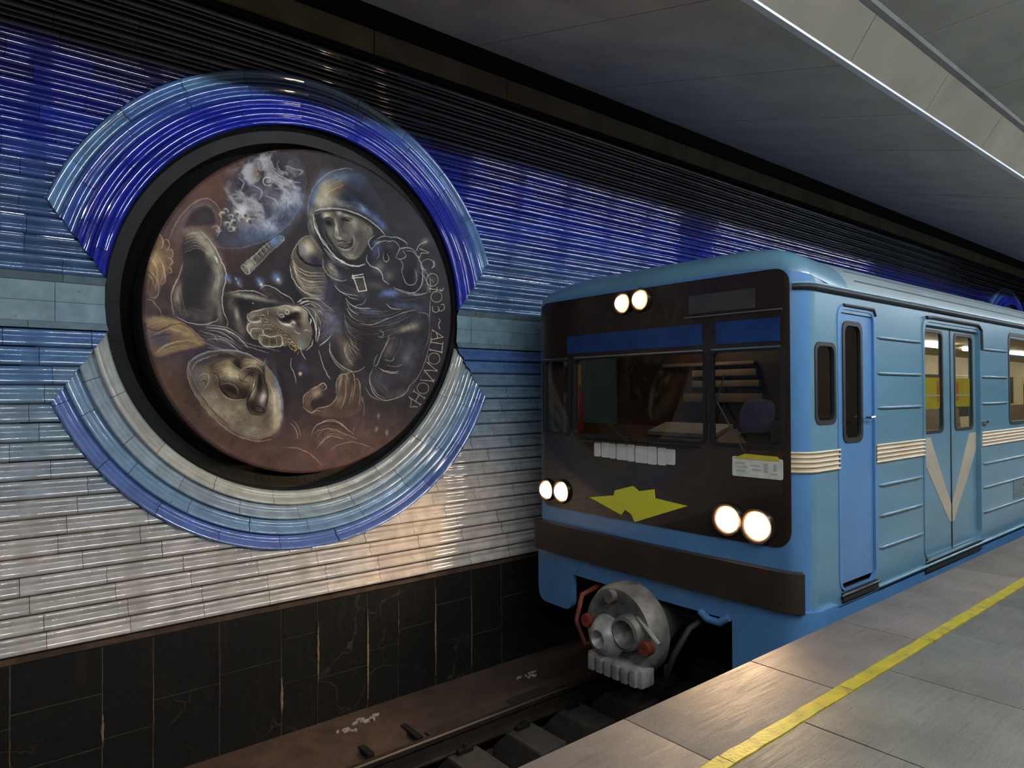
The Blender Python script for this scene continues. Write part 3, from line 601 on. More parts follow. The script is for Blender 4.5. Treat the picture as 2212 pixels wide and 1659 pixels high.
        G('b', 505, 390, 90, 130, 22, (206, 192, 156), .95); G('b', 480, 440, 60, 60, 30, (226, 216, 190), .5); G('b', 600, 330, 60, 90, 40, (150, 112, 72), .6); G('b', 600, 270, 120, 34, -10, (110, 138, 176), .7)
        G('b', 430, 380, 20, 110, 18, (96, 126, 186), .7); G('b', 735, 430, 120, 80, 20, (34, 34, 58), .9); G('b', 820, 540, 150, 22, 32, (104, 134, 186), .8); G('b', 900, 600, 60, 24, 45, (90, 120, 176), .6)
        G('b', 410, 600, 26, 90, -10, (166, 158, 134), .8); G('b', 640, 470, 120, 26, 10, (178, 170, 150), .7); G('b', 740, 300, 70, 60, 40, (56, 70, 96), .7)
        S('b', [(375, 560), (388, 430), (440, 322), (530, 244), (640, 212), (700, 218)], 1.8, (140, 166, 206), .85); S('b', [(378, 600), (400, 690), (450, 770), (510, 850)], 1.4, (170, 164, 150), .6)
        S('b', [(425, 515), (500, 500), (600, 500), (700, 525), (800, 570), (880, 630), (935, 690)], 2.8, (206, 200, 184), .9); S('b', [(425, 530), (520, 515), (640, 520), (760, 560), (860, 625)], 1.6, (24, 22, 28), .9)
        F('b', [(425, 540), (520, 525), (640, 530), (760, 570), (850, 630), (870, 720), (830, 830), (760, 880), (680, 890), (590, 830), (510, 750), (450, 660)], (62, 58, 58), .95, 2)
        # face inside the helmet
        F('b', [(480, 530), (560, 515), (680, 540), (800, 600), (850, 670), (810, 760), (760, 840), (700, 870), (640, 850), (580, 780), (530, 700), (490, 620)], (118, 110, 98), .9, 5)
        G('b', 515, 545, 36, 18, -15, (190, 180, 156), .85); G('b', 605, 530, 26, 16, 0, (196, 186, 160), .8); G('b', 655, 550, 26, 14, 10, (180, 170, 146), .7)
        G('b', 525, 600, 34, 22, 10, (26, 22, 22), .95); G('b', 650, 585, 36, 14, 8, (36, 30, 28), .9); G('b', 715, 620, 40, 50, 20, (178, 170, 150), .8); G('b', 745, 700, 40, 60, 0, (90, 84, 76), .6)
        G('b', 545, 680, 20, 50, -20, (160, 150, 130), .7); G('b', 500, 640, 16, 40, -20, (80, 74, 68), .6); G('b', 585, 640, 10, 50, -8, (214, 204, 180), .9); G('b', 600, 710, 26, 12, 10, (180, 168, 144), .8); G('b', 640, 690, 12, 12, 0, (150, 140, 120), .7)
        G('b', 640, 740, 50, 8, 8, (40, 32, 30), .85); G('b', 655, 795, 40, 8, 0, (190, 180, 158), .7); G('b', 685, 835, 34, 20, 0, (190, 180, 160), .85); G('b', 720, 780, 12, 40, 20, (186, 176, 156), .6); G('b', 780, 640, 34, 20, 30, (150, 144, 130), .6)
        G('b', 625, 600, 12, 30, 0, (60, 52, 48), .6); G('b', 690, 740, 10, 26, 20, (50, 42, 40), .7); G('b', 830, 650, 16, 30, 0, (140, 134, 124), .5)
        for c, w, cc in [([(485, 590), (510, 565), (545, 570), (565, 590)], 2, (30, 26, 26)), ([(625, 570), (660, 560), (700, 580)], 1.8, (30, 26, 26)), ([(568, 560), (578, 620), (572, 680), (590, 715)], 1.2, W), ([(605, 560), (612, 620), (640, 680), (625, 715)], 1, (60, 52, 50)),
                         ([(590, 760), (640, 782), (690, 760), (700, 745)], 1.6, (34, 26, 26)), ([(585, 755), (620, 740), (650, 745), (695, 735)], 1.2, (206, 196, 172)), ([(600, 775), (650, 798), (700, 775)], 1.5, (196, 186, 162)), ([(640, 590), (670, 600), (700, 595)], 1, (206, 196, 172)),
                         ([(630, 820), (660, 850), (710, 855), (740, 840)], 1.3, (196, 186, 162)), ([(700, 690), (715, 730), (700, 780)], 1.4, (190, 180, 158)), ([(480, 620), (500, 690), (540, 760), (600, 820)], 1, (150, 144, 132)), ([(575, 525), (580, 560)], 1, (40, 34, 34))]:
            S('b', c, w, cc, .85)
        S('b', [(415, 540), (435, 640), (490, 740), (560, 830), (640, 890), (730, 912), (790, 895)], 3.6, W, .92); S('b', [(425, 560), (460, 680), (520, 760)], 1.6, W, .7); S('b', [(490, 780), (560, 845), (655, 885)], 1.6, W, .8)
        S('b', [(470, 700), (520, 790), (580, 850)], 1.4, (40, 36, 40), .8)
        # raised glove
        F('b', [(810, 740), (840, 705), (920, 695), (1000, 705), (1080, 745), (1130, 790), (1180, 850), (1200, 940), (1200, 1030), (1150, 1100), (1070, 1100), (980, 1050), (910, 960), (890, 930), (840, 900), (800, 850), (830, 800)], (54, 52, 62), .95, 2.5)
        G('b', 870, 790, 40, 50, 20, (96, 110, 156), .8); G('b', 960, 760, 40, 30, 10, (100, 104, 122), .6); G('b', 880, 740, 40, 16, -10, (120, 116, 116), .7); G('b', 1060, 820, 60, 40, 20, (84, 82, 92), .7); G('b', 940, 830, 20, 40, 10, (30, 28, 40), .8)
        G('b', 900, 920, 60, 50, 0, (120, 112, 104), .8); G('b', 1100, 1000, 50, 80, 10, (36, 34, 42), .7); G('b', 1160, 970, 20, 70, 8, (104, 104, 118), .7); G('b', 1000, 960, 40, 60, 0, (70, 66, 72), .7); G('b', 960, 980, 40, 40, 30, (150, 140, 124), .6)
        for c, w in [([(860, 690), (815, 730), (825, 775), (845, 800)], 1.8), ([(870, 715), (920, 697), (980, 702)], 1.6), ([(830, 800), (870, 750), (930, 730), (990, 740)], 1.3), ([(960, 705), (1020, 705), (1080, 740), (1090, 765)], 1.8), ([(940, 740), (990, 730), (1030, 760), (1040, 800)], 1.4),
                     ([(925, 810), (920, 860), (940, 880), (960, 860), (945, 820)], 1.5), ([(1010, 850), (1030, 800), (1070, 780), (1130, 790), (1160, 830)], 1.8), ([(1010, 850), (1040, 862), (1080, 840), (1060, 800)], 1.4), ([(1080, 800), (1130, 810), (1180, 870), (1200, 960), (1195, 1040), (1150, 1095), (1080, 1105), (1000, 1070)], 1.8),
                     ([(805, 830), (800, 870), (830, 910), (880, 930), (910, 970), (920, 1010), (960, 1040)], 2.2), ([(1050, 920), (1060, 980), (1090, 1040), (1140, 1040), (1160, 990), (1140, 920)], 1.3), ([(1030, 860), (1060, 900), (1050, 960)], 1.2), ([(990, 1060), (1060, 1090), (1150, 1110), (1220, 1105)], 1.4),
                     ([(1180, 950), (1220, 1000), (1240, 1060), (1230, 1110)], 1.2), ([(1210, 930), (1250, 1000), (1260, 1070)], 1), ([(1160, 860), (1200, 910), (1215, 980)], 1), ([(1080, 1110), (1160, 1120), (1240, 1100)], 1.2), ([(880, 780), (890, 830), (870, 860)], 1.2)]:
            S('b', c, w, (204, 200, 196), .85)
        # legs of the standing figure
        F('d', [(640, 0), (1270, 0), (1230, 200), (1180, 400), (1060, 560), (940, 620), (830, 560), (790, 470), (790, 370), (700, 400), (600, 340), (540, 240), (560, 100)], (72, 66, 72), .55, 10)
        G('d', 660, 280, 50, 110, -18, (180, 160, 130), .7); G('d', 620, 200, 40, 70, -20, (130, 110, 96), .6); G('d', 760, 180, 90, 150, 10, (56, 44, 48), .6); G('d', 950, 240, 60, 60, 0, (110, 100, 104), .5); G('d', 900, 480, 80, 80, 0, (92, 94, 106), .5)
        G('d', 1100, 300, 80, 120, 20, (124, 128, 140), .45); G('d', 1000, 570, 90, 30, -20, (120, 122, 130), .5); G('d', 1080, 100, 70, 22, -20, (190, 184, 150), .5)
        for c, w in [([(535, 190), (540, 260), (590, 340), (660, 390), (730, 405), (790, 370)], 1.6), ([(660, 200), (640, 260), (680, 340), (710, 360)], 1.5), ([(630, 220), (660, 290), (700, 345)], 1.3), ([(680, 150), (700, 210), (760, 260)], 1), ([(965, 145), (930, 230), (900, 290), (880, 350), (850, 370)], 1.6),
                     ([(880, 280), (860, 320), (850, 360)], 1.3), ([(880, 375), (930, 400), (1000, 410), (1030, 400)], 1.6), ([(900, 390), (960, 415), (1030, 420)], 1.2), ([(850, 380), (820, 460), (850, 560), (920, 610), (1000, 600), (1080, 560), (1110, 500)], 1.6), ([(790, 520), (830, 580), (900, 615)], 1.2),
                     ([(820, 480), (870, 560), (930, 600)], 1), ([(1100, 520), (1170, 440), (1230, 300), (1270, 100)], 1), ([(880, 150), (910, 160), (920, 130), (890, 110)], 1.4), ([(920, 320), (980, 330), (1000, 300)], 1.1), ([(750, 60), (840, 70), (960, 20)], 1.1), ([(940, 360), (1010, 370), (1060, 350)], .9)]:
            S('d', c, w, (216, 206, 192), .8)
        for c in [[(455, 250), (480, 340), (520, 430), (545, 460)], [(260, 310), (258, 370), (285, 430), (296, 490)], [(325, 240), (345, 290), (365, 320)]]: S('d', c, 1.5, (220, 206, 196), .85)
        G('d', 325, 420, 14, 14, 0, (216, 200, 170), .95, 2); G('d', 350, 385, 46, 40, 0, (92, 104, 150), .5)
        for x, y in [(885, 725), (870, 820), (765, 610), (945, 845)]: G('d', x, y, 12, 20, 0, (190, 170, 160), .55)
        # two raised hands at the bottom
        F('d', [(340, 660), (350, 580), (400, 530), (490, 490), (500, 520), (450, 560), (400, 600), (430, 680), (540, 640), (585, 580), (590, 480), (620, 430), (670, 410), (700, 420), (745, 470), (760, 560), (760, 680), (640, 740), (420, 720), (380, 700)], (104, 82, 74), .85, 4)
        G('d', 440, 560, 40, 40, -30, (170, 146, 120), .7); G('d', 610, 480, 16, 60, 8, (176, 154, 128), .7); G('d', 660, 460, 20, 60, 0, (150, 130, 112), .6); G('d', 600, 610, 40, 26, -30, (160, 132, 108), .6); G('d', 470, 620, 50, 30, -30, (60, 46, 46), .7); G('d', 680, 620, 70, 60, 0, (84, 68, 66), .6)
        for c, w in [([(395, 535), (440, 515), (490, 490), (512, 520), (480, 545)], 1.8), ([(345, 640), (350, 580), (395, 540)], 1.4), ([(340, 660), (400, 700), (450, 670), (530, 650), (580, 600), (590, 560)], 1.5), ([(580, 560), (585, 480), (610, 435), (645, 425), (660, 450)], 1.8), ([(655, 430), (680, 408), (705, 420), (715, 500), (700, 600)], 1.5),
                     ([(710, 460), (740, 465), (755, 540), (745, 660)], 1.4), ([(645, 450), (650, 540), (630, 640), (605, 680)], 1.1), ([(700, 500), (690, 580), (670, 640)], 1), ([(400, 710), (430, 690), (470, 685)], 1.2), ([(765, 580), (780, 640), (780, 720)], .8)]:
            S('d', c, w, (206, 182, 156), .8)
        for c, w in [([(400, 870), (430, 800), (500, 765), (590, 770), (660, 820), (710, 860)], 1.8), ([(405, 840), (450, 785), (540, 750), (620, 780), (680, 840)], 1.6), ([(420, 850), (480, 820), (560, 820), (640, 850), (730, 890)], 1.4), ([(470, 930), (500, 890), (560, 870), (630, 890)], 1.4),
                     ([(440, 960), (490, 900), (560, 850)], 1), ([(540, 970), (600, 930), (690, 910), (780, 930), (850, 960)], 1.1), ([(250, 770), (290, 820), (310, 890)], 1.3), ([(275, 760), (310, 800), (328, 870)], 1.1), ([(700, 840), (712, 800)], 1), ([(200, 950), (300, 955), (400, 1000), (480, 1080)], 1.2)]:
            S('d', c, w, (196, 160, 134), .75)
        # lower helmet with an upturned face
        F('c', [(690, 330), (760, 280), (880, 250), (1010, 252), (1120, 280), (1220, 340), (1300, 430), (1355, 560), (1365, 700), (1330, 820), (1250, 880), (1150, 890), (1050, 860), (930, 780), (820, 680), (730, 560), (680, 430)], (132, 116, 98), .95, 4)
        G('c', 980, 700, 150, 90, 25, (186, 168, 138), .8); G('c', 1120, 830, 90, 40, 20, (160, 146, 130), .7); G('c', 1300, 650, 34, 130, -8, (206, 194, 160), .85); G('c', 1310, 780, 30, 60, 10, (196, 180, 140), .7); G('c', 850, 620, 60, 60, 40, (170, 152, 128), .7)
        G('c', 800, 330, 110, 34, -12, (84, 76, 84), .8); G('c', 1000, 300, 150, 26, 4, (56, 48, 50), .8); G('c', 740, 440, 34, 80, -14, (110, 98, 100), .8); G('c', 1330, 560, 16, 150, -12, (128, 144, 190), .6)
        F('c', [(830, 360), (930, 310), (1040, 300), (1140, 300), (1225, 350), (1240, 460), (1255, 600), (1240, 700), (1180, 720), (1100, 650), (1110, 600), (1040, 600), (950, 580), (890, 520), (850, 450)], (96, 80, 64), .85, 4)
        G('c', 960, 400, 90, 50, -20, (190, 172, 132), .9); G('c', 1010, 430, 60, 40, 10, (206, 188, 148), .7); G('c', 1040, 340, 40, 50, 20, (40, 32, 28), .85); G('c', 1150, 340, 70, 24, 5, (170, 152, 122), .8); G('c', 1150, 520, 18, 90, 8, (216, 200, 164), .85); G('c', 1215, 590, 24, 50, 0, (216, 212, 206), .8)
        G('c', 990, 535, 60, 26, 22, (46, 34, 28), .9); G('c', 1080, 560, 40, 40, 0, (60, 46, 38), .8); G('c', 1195, 480, 20, 80, -4, (40, 32, 30), .85); G('c', 1140, 650, 34, 50, -20, (50, 40, 38), .85); G('c', 1195, 680, 30, 18, 30, (100, 84, 74), .9); G('c', 1100, 460, 34, 40, 0, (150, 132, 100), .8)
        G('c', 890, 420, 30, 60, 0, (120, 100, 72), .7); G('c', 1150, 410, 50, 26, 0, (60, 48, 44), .8); G('c', 790, 480, 26, 50, 20, (150, 136, 120), .7); G('c', 960, 340, 60, 24, -20, (140, 122, 90), .6)
        for c, w, cc in [([(1010, 320), (1060, 380), (1120, 380), (1190, 400), (1200, 440)], 2, Dk), ([(1060, 400), (1110, 370), (1180, 370), (1220, 420)], 2, (176, 158, 130)), ([(900, 480), (940, 560), (1010, 600), (1080, 590), (1110, 560)], 2, Dk), ([(890, 500), (930, 570), (1000, 605), (1070, 605)], 1.2, (200, 184, 150)),
                         ([(910, 500), (970, 490), (1030, 520), (1040, 570)], 1.4, (176, 158, 126)), ([(1075, 470), (1110, 430), (1150, 440), (1140, 520), (1110, 590)], 1.4, Dk), ([(1165, 430), (1160, 510), (1120, 580), (1105, 640), (1130, 700), (1200, 720)], 1.8, Dk), ([(1230, 350), (1225, 430), (1245, 520), (1255, 590), (1240, 655)], 1.8, Dk),
                         ([(1150, 660), (1190, 650), (1225, 680), (1210, 700), (1170, 690), (1150, 660)], 1.5, Dk), ([(860, 410), (900, 440), (910, 500)], 1.3, Dk), ([(760, 440), (800, 420), (832, 440), (820, 500), (790, 540)], 1.5, (190, 176, 150)), ([(770, 480), (800, 470), (810, 500)], 1.2, Dk),
                         ([(1040, 420), (1060, 470), (1110, 480)], 1.4, Dk), ([(1240, 310), (1220, 360), (1160, 330), (1080, 310)], 1.4, (170, 154, 130))]:
            S('c', c, w, cc, .88)
        S('c', [(700, 440), (690, 350), (760, 290), (880, 255), (1010, 256), (1120, 285), (1220, 345)], 3.2, (150, 146, 160), .9); S('c', [(705, 400), (740, 340), (830, 300), (900, 280)], 1.4, (200, 190, 180), .7)
        S('c', [(685, 330), (680, 430), (720, 540), (790, 650), (880, 750), (960, 820), (1060, 875), (1180, 905), (1280, 890)], 3.6, (172, 140, 116), .8); S('c', [(700, 440), (760, 560), (860, 690), (980, 800)], 1.4, (84, 64, 56), .8)
        S('c', [(1225, 345), (1300, 440), (1350, 560), (1365, 690)], 1.6, (140, 150, 190), .6)
        # sets of fine fold lines swept between two curves
        rl = random.Random(4)
        def H(k, A_, B_, n, w=.9, col=(206, 194, 172), al=.5):
            for i in range(n):
                t = (i + rl.uniform(-.3, .3)) / max(1, n - 1); t = min(max(t, 0), 1); j = rl.uniform(0, .22); e = rl.uniform(.7, 1)
                P_ = [(a_[0] + (b_[0] - a_[0]) * t + rl.uniform(-4, 4), a_[1] + (b_[1] - a_[1]) * t + rl.uniform(-4, 4)) for a_, b_ in zip(A_, B_)]
                S(k, P_, w * rl.uniform(.6, 1.5), col, al * rl.uniform(.5, 1.1), 1.0)
        H('h', [(1190, 470), (1320, 570), (1420, 740), (1440, 960)], [(1420, 430), (1560, 540), (1680, 640), (1740, 760)], 16, 1.2)
        H('h', [(1440, 1000), (1540, 940), (1640, 820)], [(1460, 1140), (1600, 1040), (1760, 860)], 8, 1.0, (180, 176, 184), .4)
        H('h', [(1120, 30), (1180, 130), (1300, 230)], [(1400, 30), (1480, 140), (1560, 260)], 14, 1.3, (206, 190, 156), .5)
        H('b', [(262, 880), (320, 980), (420, 1020), (500, 1020)], [(330, 1080), (380, 1130), (440, 1150), (500, 1150)], 12, 1.2, (214, 198, 164), .6)
        H('b', [(640, 1150), (700, 1210), (800, 1230)], [(640, 1420), (690, 1500), (760, 1560)], 16, 1.1, (206, 194, 176), .5)
        H('b', [(820, 1230), (940, 1230), (1080, 1180)], [(860, 1450), (980, 1400), (1100, 1330)], 10, .9, (186, 180, 180), .4)
        H('b', [(560, 1040), (620, 1090), (700, 1120)], [(580, 1010), (660, 1060), (760, 1090)], 6, .9, (180, 176, 180), .45)
        H('b', [(1160, 880), (1200, 960), (1195, 1060)], [(1230, 900), (1262, 980), (1262, 1100)], 7, 1.0, (190, 186, 180), .5)
        H('b', [(960, 1060), (1060, 1100), (1180, 1105)], [(980, 1130), (1080, 1160), (1230, 1130)], 6, .9, (170, 174, 196), .4)
        H('b', [(500, 800), (560, 860), (660, 910)], [(520, 830), (580, 890), (680, 940)], 5, 1.2, (190, 184, 170), .5)
        H('b', [(400, 420), (470, 320), (600, 260)], [(480, 440), (540, 380), (640, 330)], 12, 1.4, (214, 202, 172), .28)
        H('b', [(560, 480), (700, 500), (860, 590)], [(620, 440), (760, 460), (900, 560)], 8, 1.3, (130, 146, 190), .3)
        H('d', [(620, 190), (640, 270), (700, 340)], [(720, 160), (730, 240), (770, 310)], 12, 1.1, (206, 180, 150), .5)
        H('d', [(840, 380), (820, 470), (880, 580)], [(920, 400), (900, 470), (960, 560)], 9, 1.0, (170, 166, 172), .4)
        H('d', [(960, 160), (930, 230), (900, 310)], [(1060, 150), (1040, 240), (980, 320)], 9, 1.0, (176, 166, 160), .4)
        H('d', [(980, 590), (1080, 540), (1140, 450)], [(1060, 600), (1160, 520), (1230, 380)], 8, 1.0, (166, 164, 170), .35)
        H('d', [(410, 880), (480, 800), (600, 800)], [(480, 960), (560, 880), (700, 900)], 9, 1.2, (196, 160, 132), .5)
        H('d', [(590, 500), (600, 600), (560, 660)], [(720, 480), (720, 600), (680, 680)], 10, 1.0, (180, 156, 132), .4)
        H('d', [(350, 620), (390, 550), (470, 510)], [(380, 660), (420, 590), (480, 540)], 6, 1.0, (190, 164, 136), .5)
        H('a', [(660, 760), (740, 740), (840, 830)], [(660, 880), (760, 850), (880, 950)], 12, 1.3, (196, 176, 142), .4)
        H('a', [(830, 960), (880, 1060), (840, 1200)], [(910, 960), (930, 1060), (900, 1240)], 12, 1.3, (190, 180, 156), .4)
        H('a', [(580, 1140), (580, 1230), (620, 1320)], [(640, 1100), (640, 1210), (680, 1340)], 9, 1.0, (176, 152, 128), .4)
        H('a', [(640, 1350), (740, 1370), (860, 1340)], [(700, 1270), (780, 1290), (880, 1250)], 8, 1.0, (160, 148, 140), .4)
        H('a', [(400, 1380), (520, 1350), (680, 1410)], [(440, 1480), (560, 1440), (720, 1480)], 10, 1.8, (214, 180, 128), .35)
        H('a', [(470, 1560), (580, 1520), (700, 1530)], [(460, 1610), (580, 1590), (720, 1560)], 6, 1.6, (206, 170, 118), .4)
        H('a', [(400, 960), (430, 1060), (420, 1180)], [(500, 900), (520, 1000), (500, 1120)], 10, 1.2, (214, 180, 134), .4)
        H('a', [(820, 1400), (940, 1420), (1080, 1520)], [(760, 1520), (900, 1570), (1060, 1640)], 13, 1.2, (196, 186, 178), .45)
        H('a', [(980, 1180), (1080, 1165), (1200, 1190)], [(990, 1220), (1100, 1200), (1300, 1240)], 7, 1.2, (176, 172, 150), .4)
        H('c', [(760, 560), (860, 680), (980, 780)], [(860, 520), (960, 660), (1100, 740)], 16, 1.6, (196, 176, 148), .3)
        H('c', [(1060, 760), (1140, 800), (1240, 800)], [(1080, 860), (1180, 890), (1280, 860)], 10, 1.5, (180, 166, 150), .35)
        H('c', [(1260, 480), (1300, 600), (1290, 740)], [(1330, 540), (1350, 660), (1330, 800)], 12, 1.6, (214, 202, 168), .35)
        H('c', [(860, 360), (960, 330), (1040, 380)], [(880, 450), (960, 430), (1050, 450)], 10, 1.6, (206, 186, 140), .35)
        H('c', [(1060, 330), (1140, 320), (1220, 380)], [(1060, 390), (1140, 400), (1200, 440)], 7, 1.3, (176, 158, 126), .45)
        H('c', [(700, 420), (730, 500), (790, 600)], [(740, 360), (770, 450), (820, 560)], 8, 1.3, (160, 146, 140), .35)
        H('c', [(600, 120), (760, 130), (900, 230)], [(520, 240), (640, 240), (700, 300)], 8, 1.2, (150, 136, 140), .3)
        # rough the drawing up a little and lift its local contrast
        N = self.N; wx = (self.noise(9, 21, 2) - .5) * 2.2 * self.u; wy = (self.noise(9, 22, 2) - .5) * 2.2 * self.u
        fx = np.clip(self.xx + wx, 0, N - 1.01); fy = np.clip(self.yy + wy, 0, N - 1.01); xi = fx.astype(int); yi = fy.astype(int); fx = (fx - xi)[..., None]; fy = (fy - yi)[..., None]
        self.c = (self.c[yi, xi] * (1 - fx) + self.c[yi, xi + 1] * fx) * (1 - fy) + (self.c[yi + 1, xi] * (1 - fx) + self.c[yi + 1, xi + 1] * fx) * fy
        def blur(a, k):
            for ax in (0, 1):
                p_ = np.concatenate([np.repeat(a.take([0], ax), k, ax), a, np.repeat(a.take([-1], ax), k, ax)], ax); cs = np.cumsum(p_, ax, dtype=np.float64)
                n_ = a.shape[ax]; a = (cs.take(range(2 * k, 2 * k + n_), ax) - np.concatenate([np.zeros_like(cs.take([0], ax)), cs.take(range(0, n_ - 1), ax)], ax)) / (2 * k + 1)
            return a.astype(np.float32)
        k_ = int(16 * self.u); bl = blur(blur(self.c, k_), k_); self.c = np.clip(self.c + .42 * (self.c - bl), .03, 1)
        self.c = np.clip((self.c - .03) * 1.02, .015, 1)
        # lettering round the right rim
        L = (214, 204, 160)
        def ring(x, y, rx, ry, a0=0, a1=360, rot=0, w=1.3):
            r = math.radians(rot); pts = []
            for a in np.linspace(math.radians(a0), math.radians(a1), 14):
                u = rx * math.cos(a); v = ry * math.sin(a); pts.append((x + u * math.cos(r) - v * math.sin(r), y + u * math.sin(r) + v * math.cos(r)))
            S('l', pts, w, L, .95, .6, False)
        lw = 1.6
        for c in [[(78, 172), (105, 118), (168, 90)], [(112, 155), (188, 190), (122, 192)], [(122, 192), (104, 236)], [(90, 215), (104, 236)],          # ornament before the first letter
                  [(230, 262), (242, 300), (226, 322)],
                  [(188, 510), (312, 530)], [(200, 492), (196, 545)], [(262, 497), (258, 545)], [(290, 515), (300, 535), (320, 508)],
                  [(278, 780), (290, 800), (276, 832), (286, 872)],
                  [(222, 882), (318, 945)], [(318, 945), (212, 968)], [(258, 910), (268, 952)], [(222, 878), (226, 892)], [(212, 955), (212, 980)],
                  [(206, 990), (314, 1008)], [(199, 1058), (308, 1082)], [(314, 990), (304, 1090)], [(206, 980), (206, 1000)], [(196, 1050), (202, 1066)],
                  [(178, 1176), (262, 1248)], [(262, 1248), (146, 1242)], [(146, 1242), (232, 1340)], [(232, 1340), (114, 1330)], [(262, 1236), (262, 1256)], [(240, 1325), (228, 1350)], [(172, 1172), (190, 1180)],
                  [(54, 1430), (152, 1492)], [(22, 1490), (116, 1553)], [(102, 1462), (68, 1522)], [(60, 1418), (48, 1440)], [(156, 1484), (144, 1500)], [(118, 1542), (108, 1560)],
                  [(10, 1480), (32, 1510), (22, 1572)], [(22, 1572), (68, 1568)], [(68, 1568), (88, 1572)]]:
            S('l', c, lw, L, .95, .6, False)
        ring(176, 296, 48, 56, 20, 330, 75); ring(220, 432, 52, 56); ring(258, 585, 50, 48); ring(236, 1138, 52, 50); ring(136, 1404, 52, 48)
        for c in [[(222, 672), (226, 712), (262, 722), (282, 700), (270, 672)], [(270, 700), (300, 712), (328, 690), (322, 655), (300, 655)]]: S('l', c, 1.5, L, .95, .6, False)
        for c in [[(196, 412), (240, 468)], [(186, 440), (250, 420)], [(206, 462), (232, 398)], [(218, 470), (248, 410)], [(194, 430), (244, 448)]]: S('l', c, .9, (150, 146, 130), .8)
        G('l', 150, 90, 40, 30, -20, (186, 176, 140), .5); G('l', 70, 850, 60, 50, 0, (180, 170, 140), .5)
        # surface grain
        sp = self.rng.rand(self.N, self.N).astype(np.float32)
        self.c *= (1 + .2 * (sp[..., None] - .5) + .3 * (n2[..., None] - .5) + .45 * (n1[..., None] - .5))
        g_ = self.c.mean(2, keepdims=True); self.c = np.clip(g_ + (self.c - g_) * .82, 0, 1)
        return self.c
# the mural is laid down on the disc's plane from points measured on the photograph
def px_to_disc(u, v):
    d = F_ + R_ * (u - 1106) / FPX - U_ * (v - 829.5) / FPX
    # plane: y - DC.y = AX (x-DCx) + TILT (z-DCz)
    nrm = np.array([-AX, 1.0, -TILT]); t = ((DC - EYE) @ nrm) / (d @ nrm); p = EYE + d * t - DC
    return p[0], p[2]
NG = 820
def to_grid(u, v):
    a, b = px_to_disc(u, v); return (a / (RD * 2.02) + .5) * NG, (.5 - b / (RD * 2.02)) * NG
mu = Mural(NG, to_grid, NG / (RD * 2.02) / 262.0)
canvas = mu.paint()
lin = np.where(canvas <= .04045, canvas / 12.92, ((canvas + .055) / 1.055) ** 2.4)
gi, gj = np.mgrid[0:NG, 0:NG]; uu = ((gj + .5) / NG - .5) * RD * 2.02; vv = (.5 - (gi + .5) / NG) * RD * 2.02
rr = np.hypot(uu, vv); keep = rr <= RD + .006; k = np.where(rr > RD, RD / np.maximum(rr, 1e-6), 1); uu = uu * k; vv = vv * k
lum = canvas.mean(2); edge = np.clip((RD - np.hypot(uu, vv)) / .02, 0, 1)
relief = .0035 * (lum - lum.mean()) * edge + .012 * np.clip(edge, 0, 1) - .012
co = np.stack([DC[0] + uu - CX, DC[1] + AX * uu + TILT * vv - relief - .004 - YW, DC[2] + vv - CZ], -1)
idx = -np.ones((NG, NG), np.int64); idx[keep] = np.arange(keep.sum())
q = keep[:-1, :-1] & keep[1:, :-1] & keep[1:, 1:] & keep[:-1, 1:]
a = idx[:-1, :-1][q]; b = idx[1:, :-1][q]; c_ = idx[1:, 1:][q]; d_ = idx[:-1, 1:][q]
me = bpy.data.meshes.new('painted_disc'); nf = len(a); V = co[keep].astype(np.float32)
me.vertices.add(len(V)); me.vertices.foreach_set('co', V.ravel())
me.loops.add(nf * 4); me.loops.foreach_set('vertex_index', np.stack([a, b, c_, d_], -1).astype(np.int32).ravel())
me.polygons.add(nf); me.polygons.foreach_set('loop_start', np.arange(0, nf * 4, 4, dtype=np.int32))
try: me.polygons.foreach_set('loop_total', np.full(nf, 4, np.int32))
except Exception: pass
me.update(calc_edges=True)
at = me.color_attributes.new('tint', 'FLOAT_COLOR', 'POINT')
at.data.foreach_set('color', np.concatenate([lin[keep], np.ones((keep.sum(), 1))], 1).astype(np.float32).ravel())
me.polygons.foreach_set('use_smooth', np.ones(nf, bool))
PAINT, t, b_ = nodes('painted_ceramic'); an = t.nodes.new('ShaderNodeAttribute'); an.attribute_name = 'tint'
t.links.new(an.outputs['Color'], b_.inputs['Base Color']); b_.inputs['Roughness'].default_value = .55; b_.inputs['Specular IOR Level'].default_value = .25
me.materials.append(PAINT)
link('painted_disc', me, med, label='brown and slate disc painted with cosmonauts, a planet and gilt lettering')
m2 = copy_tree(med); m2.location.x = MED[1]
m2['label'] = 'distant round medallion, only its blue upper tile arcs showing above the train roof'
prop(med, group='medallions on the track wall'); prop(m2, group='medallions on the track wall')
# ================================================================ the rest of the hall
CONC = mat('brown_concrete', (.22, .17, .12), .85, var=.25, scale=3, bump=.3, bscale=40)
BLACK = mat('void_black', (.006, .006, .006), .9)
wb = MB()
# concrete frieze over the tiles, sliced by joints, then the dark slot above it
xs = [X0] + [5.95 + 1.52 * i for i in range(-6, 27)]
mold = MB().box((X0, YW - .06, 4.449), (X1, YW + .12, 4.505)); mold.build('trim_1', mat('black_moulding', (.008, .007, .007), .4), kind='structure')
for a, b in zip(xs, xs[1:]): wb.box((a + .004, YW - .045, 4.506), (b - .004, YW + .12, 4.735), .006)
wb.build('wall_left_frieze', CONC, kind='structure')
MB().box((X0, YW + .02, 4.74), (X1, YW + .14, 5.9)).build('wall_left_void', BLACK, kind='structure')
MB().box((X0, 4.6, 5.6), (X1, YW + .14, 5.75)).build('ceiling_void', BLACK, kind='structure')
